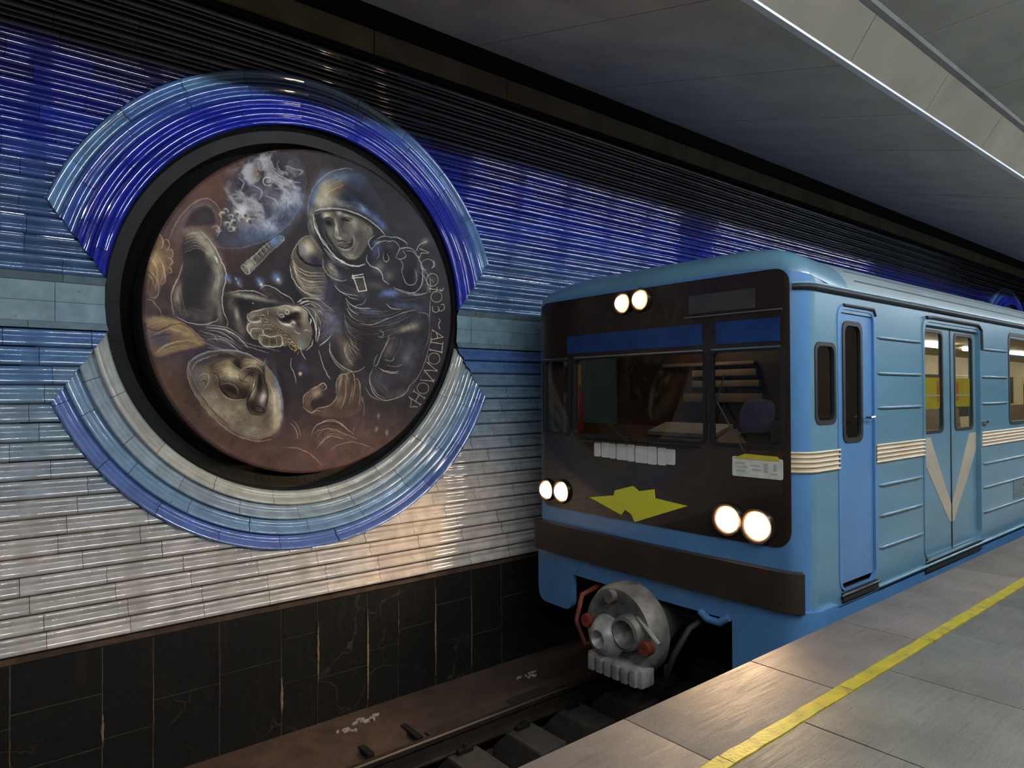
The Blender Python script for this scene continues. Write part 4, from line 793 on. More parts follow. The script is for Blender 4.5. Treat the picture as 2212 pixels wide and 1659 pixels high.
# black stone dado
LEDGE = mat('rusty_ledge', (.075, .045, .028), .9, var=.4, scale=9, bump=.4, bscale=30)
MB().box((X0, YW - .012, -.252), (X1, YW + .12, -.203), .004).build('trim_2', LEDGE, kind='structure')
def stone():
    m, t, b = nodes('black_stone'); N = t.nodes; L = t.links
    tc = N.new('ShaderNodeTexCoord'); nz = N.new('ShaderNodeTexNoise'); nz.inputs['Scale'].default_value = 26; nz.inputs['Detail'].default_value = 8; nz.inputs['Roughness'].default_value = .7
    L.new(tc.outputs['Object'], nz.inputs['Vector']); cr = N.new('ShaderNodeValToRGB'); L.new(nz.outputs['Fac'], cr.inputs[0])
    e = cr.color_ramp.elements; e[0].position = .35; e[0].color = (.006, .006, .005, 1); e[1].position = .75; e[1].color = (.022, .021, .018, 1)
    mp = N.new('ShaderNodeMapping'); mp.inputs['Scale'].default_value = (9, 1, .8); L.new(tc.outputs['Object'], mp.inputs['Vector'])   # rust runs
    n2 = N.new('ShaderNodeTexNoise'); n2.inputs['Scale'].default_value = 1.6; n2.inputs['Detail'].default_value = 4; L.new(mp.outputs[0], n2.inputs['Vector'])
    r2 = N.new('ShaderNodeMapRange'); r2.inputs[1].default_value = .60; r2.inputs[2].default_value = .80; r2.inputs[4].default_value = .35; L.new(n2.outputs['Fac'], r2.inputs[0])
    mx = N.new('ShaderNodeMix'); mx.data_type = 'RGBA'; mx.inputs[7].default_value = (.055, .032, .020, 1); L.new(r2.outputs[0], mx.inputs[0]); L.new(cr.outputs[0], mx.inputs[6])
    vo = N.new('ShaderNodeTexVoronoi'); vo.feature = 'DISTANCE_TO_EDGE'; vo.inputs['Scale'].default_value = 1.7
    n3 = N.new('ShaderNodeTexNoise'); n3.inputs['Scale'].default_value = 3; n3.inputs['Detail'].default_value = 4; L.new(tc.outputs['Object'], n3.inputs['Vector'])
    va = N.new('ShaderNodeMix'); va.data_type = 'RGBA'; va.blend_type = 'LINEAR_LIGHT'; va.inputs[0].default_value = .25; L.new(tc.outputs['Object'], va.inputs[6]); L.new(n3.outputs['Color'], va.inputs[7]); L.new(va.outputs[2], vo.inputs['Vector'])
    r3 = N.new('ShaderNodeMapRange'); r3.inputs[1].default_value = .0; r3.inputs[2].default_value = .012; r3.inputs[3].default_value = .5; r3.inputs[4].default_value = 0; L.new(vo.outputs['Distance'], r3.inputs[0])
    m4 = N.new('ShaderNodeMath'); m4.operation = 'MULTIPLY'; n5 = N.new('ShaderNodeTexNoise'); n5.inputs['Scale'].default_value = 1.3; L.new(tc.outputs['Object'], n5.inputs['Vector'])
    r5 = N.new('ShaderNodeMapRange'); r5.inputs[1].default_value = .5; r5.inputs[2].default_value = .6; L.new(n5.outputs['Fac'], r5.inputs[0]); L.new(r3.outputs[0], m4.inputs[0]); L.new(r5.outputs[0], m4.inputs[1])
    m3 = N.new('ShaderNodeMix'); m3.data_type = 'RGBA'; m3.inputs[7].default_value = (.10, .085, .065, 1); L.new(m4.outputs[0], m3.inputs[0]); L.new(mx.outputs[2], m3.inputs[6]); L.new(m3.outputs[2], b.inputs['Base Color'])
    b.inputs['Roughness'].default_value = .42; return m
STONE = stone()
pj_ = [-3.2, -2.4, -1.6, -.9, -.25, .31, .83, 1.15, 1.61, 2.09, 2.40, 2.86, 3.17, 3.57, 3.99, 4.37]
while pj_[-1] < X1: pj_.append(pj_[-1] + random.choice((.3, .42, .5)))
st = MB(); hs = [-.45, -.52, -.62, -.75, -.5, -.68]
seams = {5: [-.58, -.95], 7: [-.72], 9: [-.5, -.86], 11: [-.78], 13: [-.52], 15: [-.6]}
for i, (a, b) in enumerate(zip(pj_, pj_[1:])):
    cuts = [-1.285] + sorted(seams.get(i, [hs[i % 6]] if i % 2 else [-.9 if i % 4 else -.66])) + [-.254]
    dy = random.uniform(-.002, .002)
    for z0, z1 in zip(cuts, cuts[1:]): st.box((a + .004, YW + dy, z0 + .003), (b - .004, YW + .1, z1 - .003), .0025)
sp_ = st.build('wall_left_base', STONE, kind='structure')
MB().box((X0, YW + .006, -1.4), (X1, YW + .16, -.2)).build('wall_left_grout', mat('pale_grout', (.11, .09, .07), .9, var=.5, scale=14), kind='structure')
# mineral seepage on the dado joints
seep = MB()
SE = mat('mineral_seepage', (.30, .21, .13), .8, var=.5, scale=30)
for x, z0, z1, wd in [(.83, -.95, -.72, .018), (2.09, -1.12, -.80, .022), (2.40, -.95, -.42, .016), (2.86, -1.2, -.40, .024), (3.57, -1.18, -.36, .02), (3.17, -.7, -.4, .01), (3.99, -1.2, -.5, .007), (1.61, -.9, -.45, .006), (.31, -1.0, -.7, .006), (1.15, -1.1, -.4, .006)]:
    z = z1; pts = []
    m_ = 9
    L_ = []; Rr = []
    for j in range(m_ + 1):
        t_ = j / m_; ww = wd * math.sin(PI * (.06 + .88 * t_)) ** .8 * random.uniform(.6, 1.1); cx_ = x + random.uniform(-.003, .003); zz = z1 + (z0 - z1) * t_
        L_.append((cx_ - ww / 2, YW - .0045, zz)); Rr.append((cx_ + ww / 2, YW - .0045, zz))
    mid = [((a_[0] + b_[0]) / 2, YW - .011, a_[2]) for a_, b_ in zip(L_, Rr)]
    seep.add(L_ + mid + Rr, [(j, j + 1, m_ + 2 + j, m_ + 1 + j) for j in range(m_)] + [(m_ + 1 + j, m_ + 2 + j, 2 * m_ + 3 + j, 2 * m_ + 2 + j) for j in range(m_)])
seep.build('seepage', SE, sp_, auto=60)

# ---- ceiling over the track: sloping slabs
def slabmat(name, col): return mat(name, col, .8, var=.16, scale=2.2, bump=.25, bscale=90, dirt=(col[0] * .7, col[1] * .62, col[2] * .55), dirt_amt=.35, dscale=1.1)
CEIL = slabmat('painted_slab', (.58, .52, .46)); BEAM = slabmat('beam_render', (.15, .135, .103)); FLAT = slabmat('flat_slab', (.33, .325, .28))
Y1c, Z1c = 4.99, 4.66; Y0c, Z0c = 2.335, 3.925
cx = [5.135 + 1.432 * i for i in range(-6, 30)]
cm = MB()
for a, b in zip(cx, cx[1:]):
    dz = random.uniform(-.002, .002)
    vs = [(a + .006, Y0c, Z0c + dz), (b - .006, Y0c, Z0c + dz), (b - .006, Y1c, Z1c + dz), (a + .006, Y1c, Z1c + dz)]
    vs += [(x, y, z + .12) for x, y, z in vs]
    cm.add(vs, [(0, 1, 2, 3), (4, 7, 6, 5), (0, 4, 5, 1), (1, 5, 6, 2), (2, 6, 7, 3), (3, 7, 4, 0)])
cm.build('ceiling', CEIL, kind='structure')
MB().prism([(Y0c, Z0c + .05), (Y1c, Z1c + .05), (Y1c, Z1c + .3), (Y0c, Z0c + .3)], lambda y, z: (cx[0], y, z), lambda y, z: (cx[-1], y, z)).build('ceiling_backing', BLACK, kind='structure')
WHITE = mat('white_paint', (.80, .82, .85), .5, var=.06, scale=4)
MB().prism([(2.345, 3.922), (2.347, 3.96), (2.290, 3.955), (2.292, 3.915)], lambda y, z: (cx[0], y, z), lambda y, z: (cx[-1], y, z)).build('trim_3', WHITE, kind='structure')
bmf = MB()
for a, b in zip(cx, cx[1:]):
    prof = [(2.297, 3.925), (2.105, 4.205), (2.14, 4.24), (2.36, 4.24), (2.36, 3.97)]
    bmf.prism(prof, lambda y, z: (a + .004, y, z), lambda y, z: (b - .004, y, z))
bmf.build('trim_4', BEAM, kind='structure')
MB().prism([(2.105, 4.208), (2.06, 4.215), (2.06, 4.26), (2.13, 4.26)], lambda y, z: (cx[0], y, z), lambda y, z: (cx[-1], y, z)).build('trim_5', mat('grey_lip', (.12, .12, .115), .7, var=.2), kind='structure')
fc = MB(); fx = [5.83 + 1.52 * i for i in range(-8, 28)]
for a, b in zip(fx, fx[1:]):
    for ya, yb in ((-.2, 2.2), (-2.7, -.2), (-5.2, -2.7), (-7.6, -5.2)): fc.box((a + .004, ya + .004, 4.262 + random.uniform(-.002, .002)), (b - .004, yb - .004, 4.36))
fc.build('ceiling_flat', FLAT, kind='structure')
MB().box((fx[0], -7.6, 4.37), (fx[-1], 2.4, 4.4)).build('ceiling_flat_backing', BLACK, kind='structure')

# ---- platform
def granite():
    m, t, b = nodes('worn_granite'); N = t.nodes; L = t.links; tc = N.new('ShaderNodeTexCoord')
    n1 = N.new('ShaderNodeTexNoise'); n1.inputs['Scale'].default_value = 170; n1.inputs['Detail'].default_value = 3; L.new(tc.outputs['Object'], n1.inputs['Vector'])
    n2 = N.new('ShaderNodeTexNoise'); n2.inputs['Scale'].default_value = 2.4; n2.inputs['Detail'].default_value = 7; n2.inputs['Roughness'].default_value = .65; L.new(tc.outputs['Object'], n2.inputs['Vector'])
    mp = N.new('ShaderNodeMapping'); mp.inputs['Scale'].default_value = (1.2, 16, 1); mp.inputs['Rotation'].default_value = (0, 0, .25); L.new(tc.outputs['Object'], mp.inputs['Vector'])
    n3 = N.new('ShaderNodeTexNoise'); n3.inputs['Scale'].default_value = 2.6; n3.inputs['Detail'].default_value = 7; n3.inputs['Roughness'].default_value = .7; L.new(mp.outputs[0], n3.inputs['Vector'])
    at = N.new('ShaderNodeAttribute'); at.attribute_name = 'tint'
    c1 = N.new('ShaderNodeMapRange'); c1.inputs[1].default_value = .3; c1.inputs[2].default_value = .7; c1.inputs[3].default_value = .72; c1.inputs[4].default_value = 1.3; L.new(n1.outputs['Fac'], c1.inputs[0])
    c2 = N.new('ShaderNodeMapRange'); c2.inputs[1].default_value = .3; c2.inputs[2].default_value = .7; c2.inputs[3].default_value = .76; c2.inputs[4].default_value = 1.22; L.new(n2.outputs['Fac'], c2.inputs[0])
    mu_ = N.new('ShaderNodeMath'); mu_.operation = 'MULTIPLY'; L.new(c1.outputs[0], mu_.inputs[0]); L.new(c2.outputs[0], mu_.inputs[1])
    vm = N.new('ShaderNodeVectorMath'); vm.operation = 'SCALE'; L.new(at.outputs['Color'], vm.inputs[0]); L.new(mu_.outputs[0], vm.inputs['Scale'])
    c3 = N.new('ShaderNodeMapRange'); c3.inputs[1].default_value = .60; c3.inputs[2].default_value = .72; c3.inputs[4].default_value = .55; L.new(n3.outputs['Fac'], c3.inputs[0])
    mx = N.new('ShaderNodeMix'); mx.data_type = 'RGBA'; mx.inputs[7].default_value = (.06, .045, .035, 1); L.new(c3.outputs[0], mx.inputs[0]); L.new(vm.outputs[0], mx.inputs[6])
    L.new(mx.outputs[2], b.inputs['Base Color'])
    r = N.new('ShaderNodeMapRange'); r.inputs[1].default_value = .3; r.inputs[2].default_value = .7; r.inputs[3].default_value = .5; r.inputs[4].default_value = .78; L.new(n3.outputs['Fac'], r.inputs[0]); L.new(r.outputs[0], b.inputs['Roughness'])
    bp = N.new('ShaderNodeBump'); bp.inputs['Strength'].default_value = .7; bp.inputs['Distance'].default_value = .005; L.new(n3.outputs['Fac'], bp.inputs['Height']); L.new(bp.outputs[0], b.inputs['Normal'])
    b.inputs['Specular IOR Level'].default_value = .5
    return m
GRAN = granite(); YE = 2.116
pf = MB()
ex = [2.40 + 1.05 * i for i in range(-9, 42)]
for a, b in zip(ex, ex[1:]):
    pf.col = tint((.195, .160, .135), .08)
    pf.box((a + .003, 1.652, -.16), (b - .003, YE, random.uniform(-.001, .001)), .004)
jx = {0: [2.45 + 1.52 * i for i in range(-6, 29)]}
yb = [1.575, .82, .06, -.70, -1.46, -2.22, -2.98, -3.74, -4.5, -5.3, -6.1]
for r_, (ya, yc) in enumerate(zip(yb, yb[1:])):
    x = -6.9 + (r_ % 3) * .53
    while x < X1:
        L2 = random.choice((.9, 1.05, 1.2)) if r_ else 1.8 * .5
        pf.col = tint((.165, .160, .135), .09); pf.box((x + .003, yc + .003, -.14), (x + L2 - .003, ya - (.003), random.uniform(-.001, .001)), .003); x += L2
pf.build('floor', GRAN, colors=True, kind='structure', auto=40)
MB().box((-7, -7, -1.0), (X1, YE - .02, -.135)).build('floor_bed', mat('platform_concrete', (.05, .045, .04), .9, var=.3), kind='structure')
MB().box((-7, YE - .14, -1.75), (X1, YE - .06, -.16)).build('wall_platform_face', mat('platform_face', (.03, .026, .022), .85, var=.4, scale=5), kind='structure')
YEL = mat('worn_yellow_paint', (.50, .40, .018), .55, var=.18, scale=8, dirt=(.16, .13, .06), dirt_amt=.75, dscale=11, bump=.3, bscale=60)
ln = MB(); x = -7.0
while x < X1:
    a, b = x + .002, x + 1.048; x += 1.05; nn = 14
    j0 = [1.577 + random.uniform(-.003, .003) for _ in range(nn + 1)]; j1 = [1.65 + random.uniform(-.003, .003) for _ in range(nn + 1)]
    xx = [a + (b - a) * i / nn for i in range(nn + 1)]
    vs = [(xx[i], j0[i], .0022) for i in range(nn + 1)] + [(xx[i], j1[i], .0022) for i in range(nn + 1)] + [(xx[i], j0[i], -.1) for i in range(nn + 1)] + [(xx[i], j1[i], -.1) for i in range(nn + 1)]
    m1 = nn + 1
    ln.add(vs, [(i, i + 1, m1 + i + 1, m1 + i) for i in range(nn)] + [(i, 2 * m1 + i, 2 * m1 + i + 1, i + 1) for i in range(nn)] + [(m1 + i, m1 + i + 1, 3 * m1 + i + 1, 3 * m1 + i) for i in range(nn)])
prop(ln.build('safety_line', YEL), 'worn yellow painted safety line running along the platform edge', 'safety line')
MB().box((-7.1, -7.2, -.2), (X1, -7.0, 4.4)).build('wall_right', CONC, kind='structure')
MB().box((-7.3, -7.2, -1.8), (-7.1, 5.7, 5.8)).build('wall_back', CONC, kind='structure')
MB().box((X1, -7.2, -1.8), (X1 + .2, 5.7, 5.8)).build('wall_far', BLACK, kind='structure')

# ---- track bed
DUST = mat('brown_dusty_concrete', (.085, .050, .034), .92, var=.3, scale=5, bump=.5, bscale=25, dirt=(.03, .022, .018), dirt_amt=.6, dscale=2)
DARKC = mat('oily_concrete', (.022, .019, .016), .8, var=.4, scale=6, bump=.4, bscale=20)
tb = MB()
tb.prism([(YW + .1, -1.27), (4.95, -1.30), (4.93, -1.33), (4.56, -1.345), (4.56, -1.9), (YW + .1, -1.9)], lambda y, z: (-7, y, z), lambda y, z: (X1, y, z))
led = tb.build('floor_ledge', DUST, kind='structure')
MB().box((-7, YE - .1, -1.85), (X1, 4.58, -1.72)).build('floor_trackbed', DARKC, kind='structure')
IRON = mat('dark_iron', (.018, .015, .012), .6, metal=.3, var=.4, scale=10); 
RAIL = mat('rail_side', (.035, .025, .018), .7, metal=.5, var=.4, scale=8); HEAD = mat('polished_rail_head', (.85, .78, .68), .36, metal=1.0)
def rail(y, label):
    r = empty('rail', (0, y, -1.12), label=label, cat='rail', group='running rails')
    MB().prism([(-.075, -.15), (.075, -.15), (.075, -.138), (.012, -.12), (.009, -.045), (.034, -.034), (.035, -.004), (.032, 0), (-.032, 0), (-.035, -.004), (-.034, -.034), (-.009, -.045), (-.012, -.12), (-.075, -.138)], lambda a, b: (-7, a, b), lambda a, b: (X1, a, b)).build('rail_section', RAIL, r)
    MB().box((-7, -.034, .0003), (X1, -.012, .0025), .0).build('running_surface', HEAD, r)
    return r
rail(4.432, 'steel running rail nearest the tiled wall, its polished head catching the light'); rail(2.912, 'steel running rail on the platform side, in the dark under the platform lip')
SL = mat('sleeper_concrete', (.060, .050, .040), .85, var=.35, scale=9, bump=.4, bscale=30)
ORD = ['nearest', 'second', 'third', 'fourth', 'fifth', 'sixth', 'seventh', 'eighth']
def make_sleeper(y0, y1, yr, grp):
    r = empty('sleeper_block', (0, 0, 0), cat='sleeper', group=grp)
    MB().box((-.14, y0, -1.72), (.14, y1, -1.274), .02).build('concrete_block', SL, r)
    for sg in (-1, 1):
        c = MB().box((-.07, yr + sg * .078, -1.2735), (.07, yr + sg * .118, -1.235), .006).build('rail_clip', IRON, r)
        MB().tube([(0, yr + sg * .098, -1.236), (0, yr + sg * .098, -1.205)], .016, 6).build('bolt', IRON, c)
    return r
for y0, y1, yr, grp, x0_, nn, lab in [(3.95, 4.555, 4.432, 'sleeper blocks under the wall side rail', 1.92, 8, '%s concrete sleeper block to the viewer under the rail by the tiled wall'), (2.6, 3.4, 2.912, 'sleeper blocks under the platform side rail', 1.92, 6, '%s concrete sleeper block to the viewer under the rail beside the platform')]:
    base_ = make_sleeper(y0, y1, yr, grp)
    for i in range(nn):
        o = base_ if i == 0 else copy_tree(base_); o.location.x = x0_ + .58 * i; o['label'] = lab % (ORD[i] if i == 0 else ORD[i] + ' closest')
# bits on the ledge outside the rail
for i, (xa, ya, yb_, lab) in enumerate([(2.93, 4.78, 5.06, 'dark iron tie bar lying across the brown ledge, the one farther along the track'), (2.50, 4.80, 4.97, 'short dark iron tie bar on the brown ledge, the one nearer the camera')]):
    prop(MB().box((xa, ya, -1.335), (xa + .055, yb_, -1.285), .006).build('tie_bar', IRON), lab, 'tie bar', 'iron tie bars on the ledge')
cover = mat('rusty_cover', (.05, .034, .025), .9, var=.4, scale=9)
for i, (a, b, ya, yb_, lab) in enumerate([(2.62, 2.98, 4.62, 4.80, 'flat brown trench cover beside the rail, nearer the camera'), (3.06, 3.36, 4.66, 4.88, 'flat brown trench cover beside the rail, in the middle'), (3.95, 4.42, 4.64, 4.9, 'flat brown trench cover beside the rail, close to the train')]):
    prop(MB().box((a, ya, -1.345), (b, yb_, -1.312), .004).build('trench_cover', cover), lab, 'trench cover', 'trench covers on the ledge')
ch = MB(); 
for cx0, cy0, nn in [(2.62, 5.27, 9), (2.46, 5.22, 5), (4.35, 5.12, 10), (2.8, 5.32, 5)]:
    for _ in range(nn):
        a_ = random.uniform(0, PI); px_, py_ = cx0 + random.uniform(-.12, .14), cy0 + random.uniform(-.05, .05); l_ = random.uniform(.015, .05)
        dx, dy = math.cos(a_) * l_, math.sin(a_) * l_ * .5; z_ = -1.30 + (py_ - 4.95) * .045
        ch.prism([(px_ - dx, py_ - dy), (px_ + .008, py_ - .008), (px_ + dx, py_ + dy), (px_ - .006, py_ + .008)], lambda a, b: (a, b, z_ + .002), lambda a, b: (a, b, z_ + .02))
prop(ch.build('plaster_flakes', mat('plaster_white', (.45, .40, .34), .9), kind='stuff'), 'pale plaster flakes scattered on the brown ledge below the wall', 'debris')

# ================================================================ platform lamps (above and behind the viewer)
LAMP = emit('lamp_diffuser', (.86, .93, 1.0), LAMP_W); HOUS = mat('lamp_housing', (.5, .5, .5), .4, metal=.6)
def make_lamp():
    r = empty('pendant_lamp', (0, 0, 3.97), label='long pendant tube lamp over the platform behind the viewer, outside the picture', cat='lamp', group='pendant tube lamps over the platform')
    MB().box((-.62, -.07, .03), (.62, .07, .09), .01).build('housing', HOUS, r)
    MB().tube([(-.58, 0, -.01), (.58, 0, -.01)], .042, 12).build('diffuser', LAMP, r, auto=40)
    for s in (-1, 1): MB().tube([(s * .45, 0, .09), (s * .45, 0, .40)], .008, 6).build('hanger', HOUS, r)
    return r
first = make_lamp(); k_ = 0
for y in (-.9,):
    for i in range(-3, 19):
        if i in (-1, 5, 11): continue
        o = first if k_ == 0 else copy_tree(first); k_ += 1; o.location = (i * 1.45 + .2, y, 3.97)
# ================================================================ the train
XF, YN, YC, YFAR = 4.35, 2.275, 3.63, 4.985
HW = YC - YN; CR = .16; FL = HW - CR; AL = CR * PI / 2
XS = XF + .03 + CR                               # where the straight sides begin
XEND = 23.2
def S(x): return x - XS + FL + AL                # side position -> outline coordinate (near side positive)
def outline(s):
    """plan of the car body: s=0 at the middle of the front, positive towards the platform side"""
    a = abs(s); sg = 1 if s > 0 else -1
    if a <= FL: x, d, nx, nd = XF + .03 * (a / FL) ** 2, a, -1, .05 * a / FL
    elif a <= FL + AL:
        t = (a - FL) / CR; x, d, nx, nd = XF + .03 + CR * (1 - math.cos(t)), FL + CR * math.sin(t), -math.cos(t), math.sin(t)
    else: x, d, nx, nd = XS + a - FL - AL, HW, 0, 1
    return x, YC - sg * d, nx, -sg * nd
def wall_top(s):
    a = abs(s)
    if a <= FL * .75: return 2.365
    if a >= FL + AL + .5: return 2.20
    t = (a - FL * .75) / (AL + .5 + FL * .25); return 2.365 - .165 * (t * t * (3 - 2 * t))
def P3(s, z, o=0.0):
    x, y, nx, ny = outline(s); return (x + nx * o, y + ny * o, z)
train = empty('metro_train', (XF, YC, -1.10), label='light blue metro train with a dark cab front pulling in along the platform, headlamps lit', cat='train')
ORG = Vector((XF, YC, -1.10))
class TB(MB):
    def build(self, name, mats, parent=None, **k):
        org = ORG
        self.v = [tuple(Vector(p) - org) for p in self.v]
        return MB.build(self, name, mats, parent or train, **k)
BLUE = mat('train_blue_paint', (.12, .265, .365), .30, var=.10, scale=2.2, coat=.35, dirt=(.14, .22, .28), dirt_amt=.45, dscale=1.4, stretch=(.5, 1, 2))
BLUE2 = mat('train_deep_blue_paint', (.095, .25, .50), .30, var=.10, scale=2.5, coat=.35)
ROOFM = mat('train_roof_paint', (.30, .38, .42), .32, var=.10, scale=2, coat=.2, dirt=(.20, .19, .18), dirt_amt=.6, dscale=1.1, stretch=(.4, 1, 1))
MASK = mat('cab_mask_black', (.024, .0145, .010), .22, var=.3, scale=2, coat=.4)
CREAM = mat('cream_stripe', (.62, .50, .33), .4, var=.12, scale=5, dirt=(.20, .12, .06), dirt_amt=.55, dscale=4, stretch=(.3, 1, 3))
CHEVM = mat('cream_chevron_paint', (.46, .40, .31), .45, var=.1, scale=5)
RUB = mat('black_rubber', (.010, .010, .011), .55); CHR = mat('worn_chrome', (.62, .64, .66), .22, metal=1.0, var=.1)
UND = mat('underframe_black', (.012, .011, .010), .7, var=.4, scale=7)
GLS = glass('cab_glass', (.66, .62, .58)); GLW = glass('saloon_glass', (.80, .80, .76)); 
def breaks(lo, hi, cuts, step):
    b = sorted({round(v, 5) for v in [lo, hi] + [c for c in cuts if lo < c < hi]}); out = [b[0]]
    for a, c in zip(b, b[1:]):
        n = max(1, int(math.ceil((c - a) / step))); out += [a + (c - a) * (i + 1) / n for i in range(n)]
    return out
def sheet(mb, s0, s1, z0, z1, holes=(), o=0.0, th=.03, warp=False):
    """a curved panel following the body outline, with openings and real thickness"""
    cs = [v for h in holes for v in h[:2]] + [-FL - AL, -FL, FL, FL + AL]
    sb = []
    for a, b in zip(*(lambda q: (q, q[1:]))(sorted({s0, s1, *[c for c in cs if s0 < c < s1]}))):
        stp = .035 if (abs(a) < FL + AL + .01 and abs(b) > FL - .01 and abs(a) >= FL - .01 and abs(b) <= FL + AL + .01) else (.2 if max(abs(a), abs(b)) <= FL + .01 else .6)
        n = max(1, int(math.ceil((b - a) / stp))); sb += [a + (b - a) * i / n for i in range(n)]
    sb.append(s1); zb = breaks(z0, z1, [v for h in holes for v in h[2:]], .35)
    inside = lambda s, z: any(h[0] < s < h[1] and h[2] < z < h[3] for h in holes)
    ok = {(i, j) for i in range(len(sb) - 1) for j in range(len(zb) - 1) if not inside((sb[i] + sb[i + 1]) / 2, (zb[j] + zb[j + 1]) / 2)}
    ids = {}; vs = []; fs = []
    def zz(s, z): return z if not warp or z < 2.0 else 2.0 + (z - 2.0) / (z1 - 2.0) * (wall_top(s) - 2.0)
    def V(i, j, k):
        if (i, j, k) not in ids: ids[(i, j, k)] = len(vs); vs.append(P3(sb[i], zz(sb[i], zb[j]), o - k * th))
        return ids[(i, j, k)]
    for i, j in ok:
        for k in (0, 1): fs.append((V(i, j, k), V(i + 1, j, k), V(i + 1, j + 1, k), V(i, j + 1, k)))
        for (di, dj), (p, q) in {(-1, 0): ((i, j), (i, j + 1)), (1, 0): ((i + 1, j), (i + 1, j + 1)), (0, -1): ((i, j), (i + 1, j)), (0, 1): ((i, j + 1), (i + 1, j + 1))}.items():
            if (i + di, j + dj) not in ok: fs.append((V(*p, 0), V(*q, 0), V(*q, 1), V(*p, 1)))
    mb.add(vs, fs); return mb
def rrect(s0, s1, z0, z1, r, n=6):
    r = min(r, (s1 - s0) / 2.01, (z1 - z0) / 2.01); pts = []
    for cx_, cz_, a0 in ((s1 - r, z1 - r, 0), (s0 + r, z1 - r, 90), (s0 + r, z0 + r, 180), (s1 - r, z0 + r, 270)):
        for i in range(n + 1):
            a = math.radians(a0 + 90 * i / n); pts.append((cx_ + r * math.cos(a), cz_ + r * math.sin(a)))
    return pts
def ring(mb, outer, inner, o=0.0, th=.02):
    """a frame between two rounded outlines of equal point count"""
    n = len(outer); vs = []
    for pts, oo in ((outer, o), (inner, o), (inner, o - th), (outer, o - th)): vs += [P3(s, z, oo) for s, z in pts]
    fs = [(k * n + i, k * n + (i + 1) % n, ((k + 1) % 4) * n + (i + 1) % n, ((k + 1) % 4) * n + i) for k in range(4) for i in range(n)]
    mb.add(vs, fs); return mb
def plate(mb, pts, o=0.0, th=.01):
    n = len(pts); c = (sum(p[0] for p in pts) / n, sum(p[1] for p in pts) / n)
    vs = [P3(s, z, o) for s, z in pts] + [P3(s, z, o - th) for s, z in pts]
    return mb.add(vs, [tuple(range(n)), tuple(range(n, 2 * n))[::-1]] + [(i, (i + 1) % n, n + (i + 1) % n, n + i) for i in range(n)])
def strip(mb, s0, s1, z0, z1, o=0.0, th=.01, step=.04):
    return sheet(mb, s0, s1, z0, z1, (), o, th)
def Y(y): return YC - y                                    # front: world y -> outline coordinate (y decreases as s grows)

# ---- openings
CAB = (S(4.88), S(5.44), .075, 2.09)                        # cab door
QW = (S(4.545), S(4.80), 1.29, 1.815)                        # small cab side window
PD = [(S(6.42), S(7.82), .04, 2.10)] + [(S(6.42 + 4.5 * i), S(7.82 + 4.5 * i), .04, 2.10) for i in (1, 2, 3)]
WN = []
for i in range(3):
    a = 8.76 + 4.5 * i; WN.append((S(a), S(a + 1.22), 1.16, 2.09))
WS = [(Y(2.965), Y(2.43), 1.12, 1.79), (Y(4.41), Y(3.035), 1.12, 1.79), (Y(4.83), Y(4.485), 1.12, 1.79)]   # windscreens: right, middle, left
holes = [CAB, QW] + PD + WN + WS
body = sheet(TB(), -S(XEND), S(XEND), -.02, 2.30, holes, 0, .035, True)
bd = body.build('body_shell', [BLUE, BLUE2], auto=40)
for p_ in bd.data.polygons:
    if (p_.center + ORG).x < XS - .05: p_.material_index = 1
# lower skirt along both sides (darker, set a little back), the front apron is separate
sk = TB(); sheet(sk, FL + AL * .5, S(XEND), -.16, -.021, (), -.012, .03); sheet(sk, -S(XEND), -FL - AL * .5, -.16, -.021, (), -.012, .03)
sk.build('side_skirt', BLUE2, auto=40)
# ---- roof
rf = TB(); ss = [-S(XEND)] + [v for v in np.linspace(-S(10), -FL - AL, 12)] + list(np.linspace(-FL - AL, FL + AL, 61))[1:-1] + list(np.linspace(FL + AL, S(10), 12)) + [S(XEND)]
nt = 14; vs = []
for s in ss:
    x, y, nx, ny = outline(s); sx = max(x, XF + .95); zt = wall_top(s)
    if abs(y - YC) > 1e-6 and x > XF + .95: sx = x
    for j in range(nt + 1):
        f = j / nt * PI / 2; c = math.cos(f) ** .62; h = math.sin(f) ** 1.0
        px_, py_ = sx + (x - sx) * c, YC + (y - YC) * c
        vs.append((px_, py_, zt + (2.60 - zt) * h))
m1 = nt + 1
rf.add(vs, [(i * m1 + j, i * m1 + j + 1, (i + 1) * m1 + j + 1, (i + 1) * m1 + j) for i in range(len(ss) - 1) for j in range(nt)])
cut = [i for i in range(len(ss)) if abs(ss[i]) <= FL + AL + .35]
roof = rf.build('roof', [ROOFM, BLUE], smooth=True)
for p_ in roof.data.polygons:
    if (p_.center + ORG).x < XS + .42: p_.material_index = 1
g = TB(); gs = list(np.linspace(FL + AL * .3, FL + AL, 8)) + [S(5 + 1.0 * i) for i in range(19)]
g.tube([P3(s, 2.205 if s > FL + AL else 2.205, .012) for s in gs], .020, 8); g.build('gutter', RUB, roof, auto=60)
g = TB(); g.tube([P3(s, 2.232, .010) for s in gs], .010, 6); g.build('gutter_trim', BLUE, roof, auto=60)
g = TB(); 
for k, z in enumerate((2.33, 2.40)):
    pts = []
    for x in np.linspace(5.2, XEND - .2, 30): pts.append((x, YC - HW * math.cos(.30 + .22 * k) ** .62 - .002, 2.2 + .4 * math.sin(.30 + .22 * k)))
    g.tube(pts, .006, 5)
g.build('roof_seam', CHR, roof, auto=60)
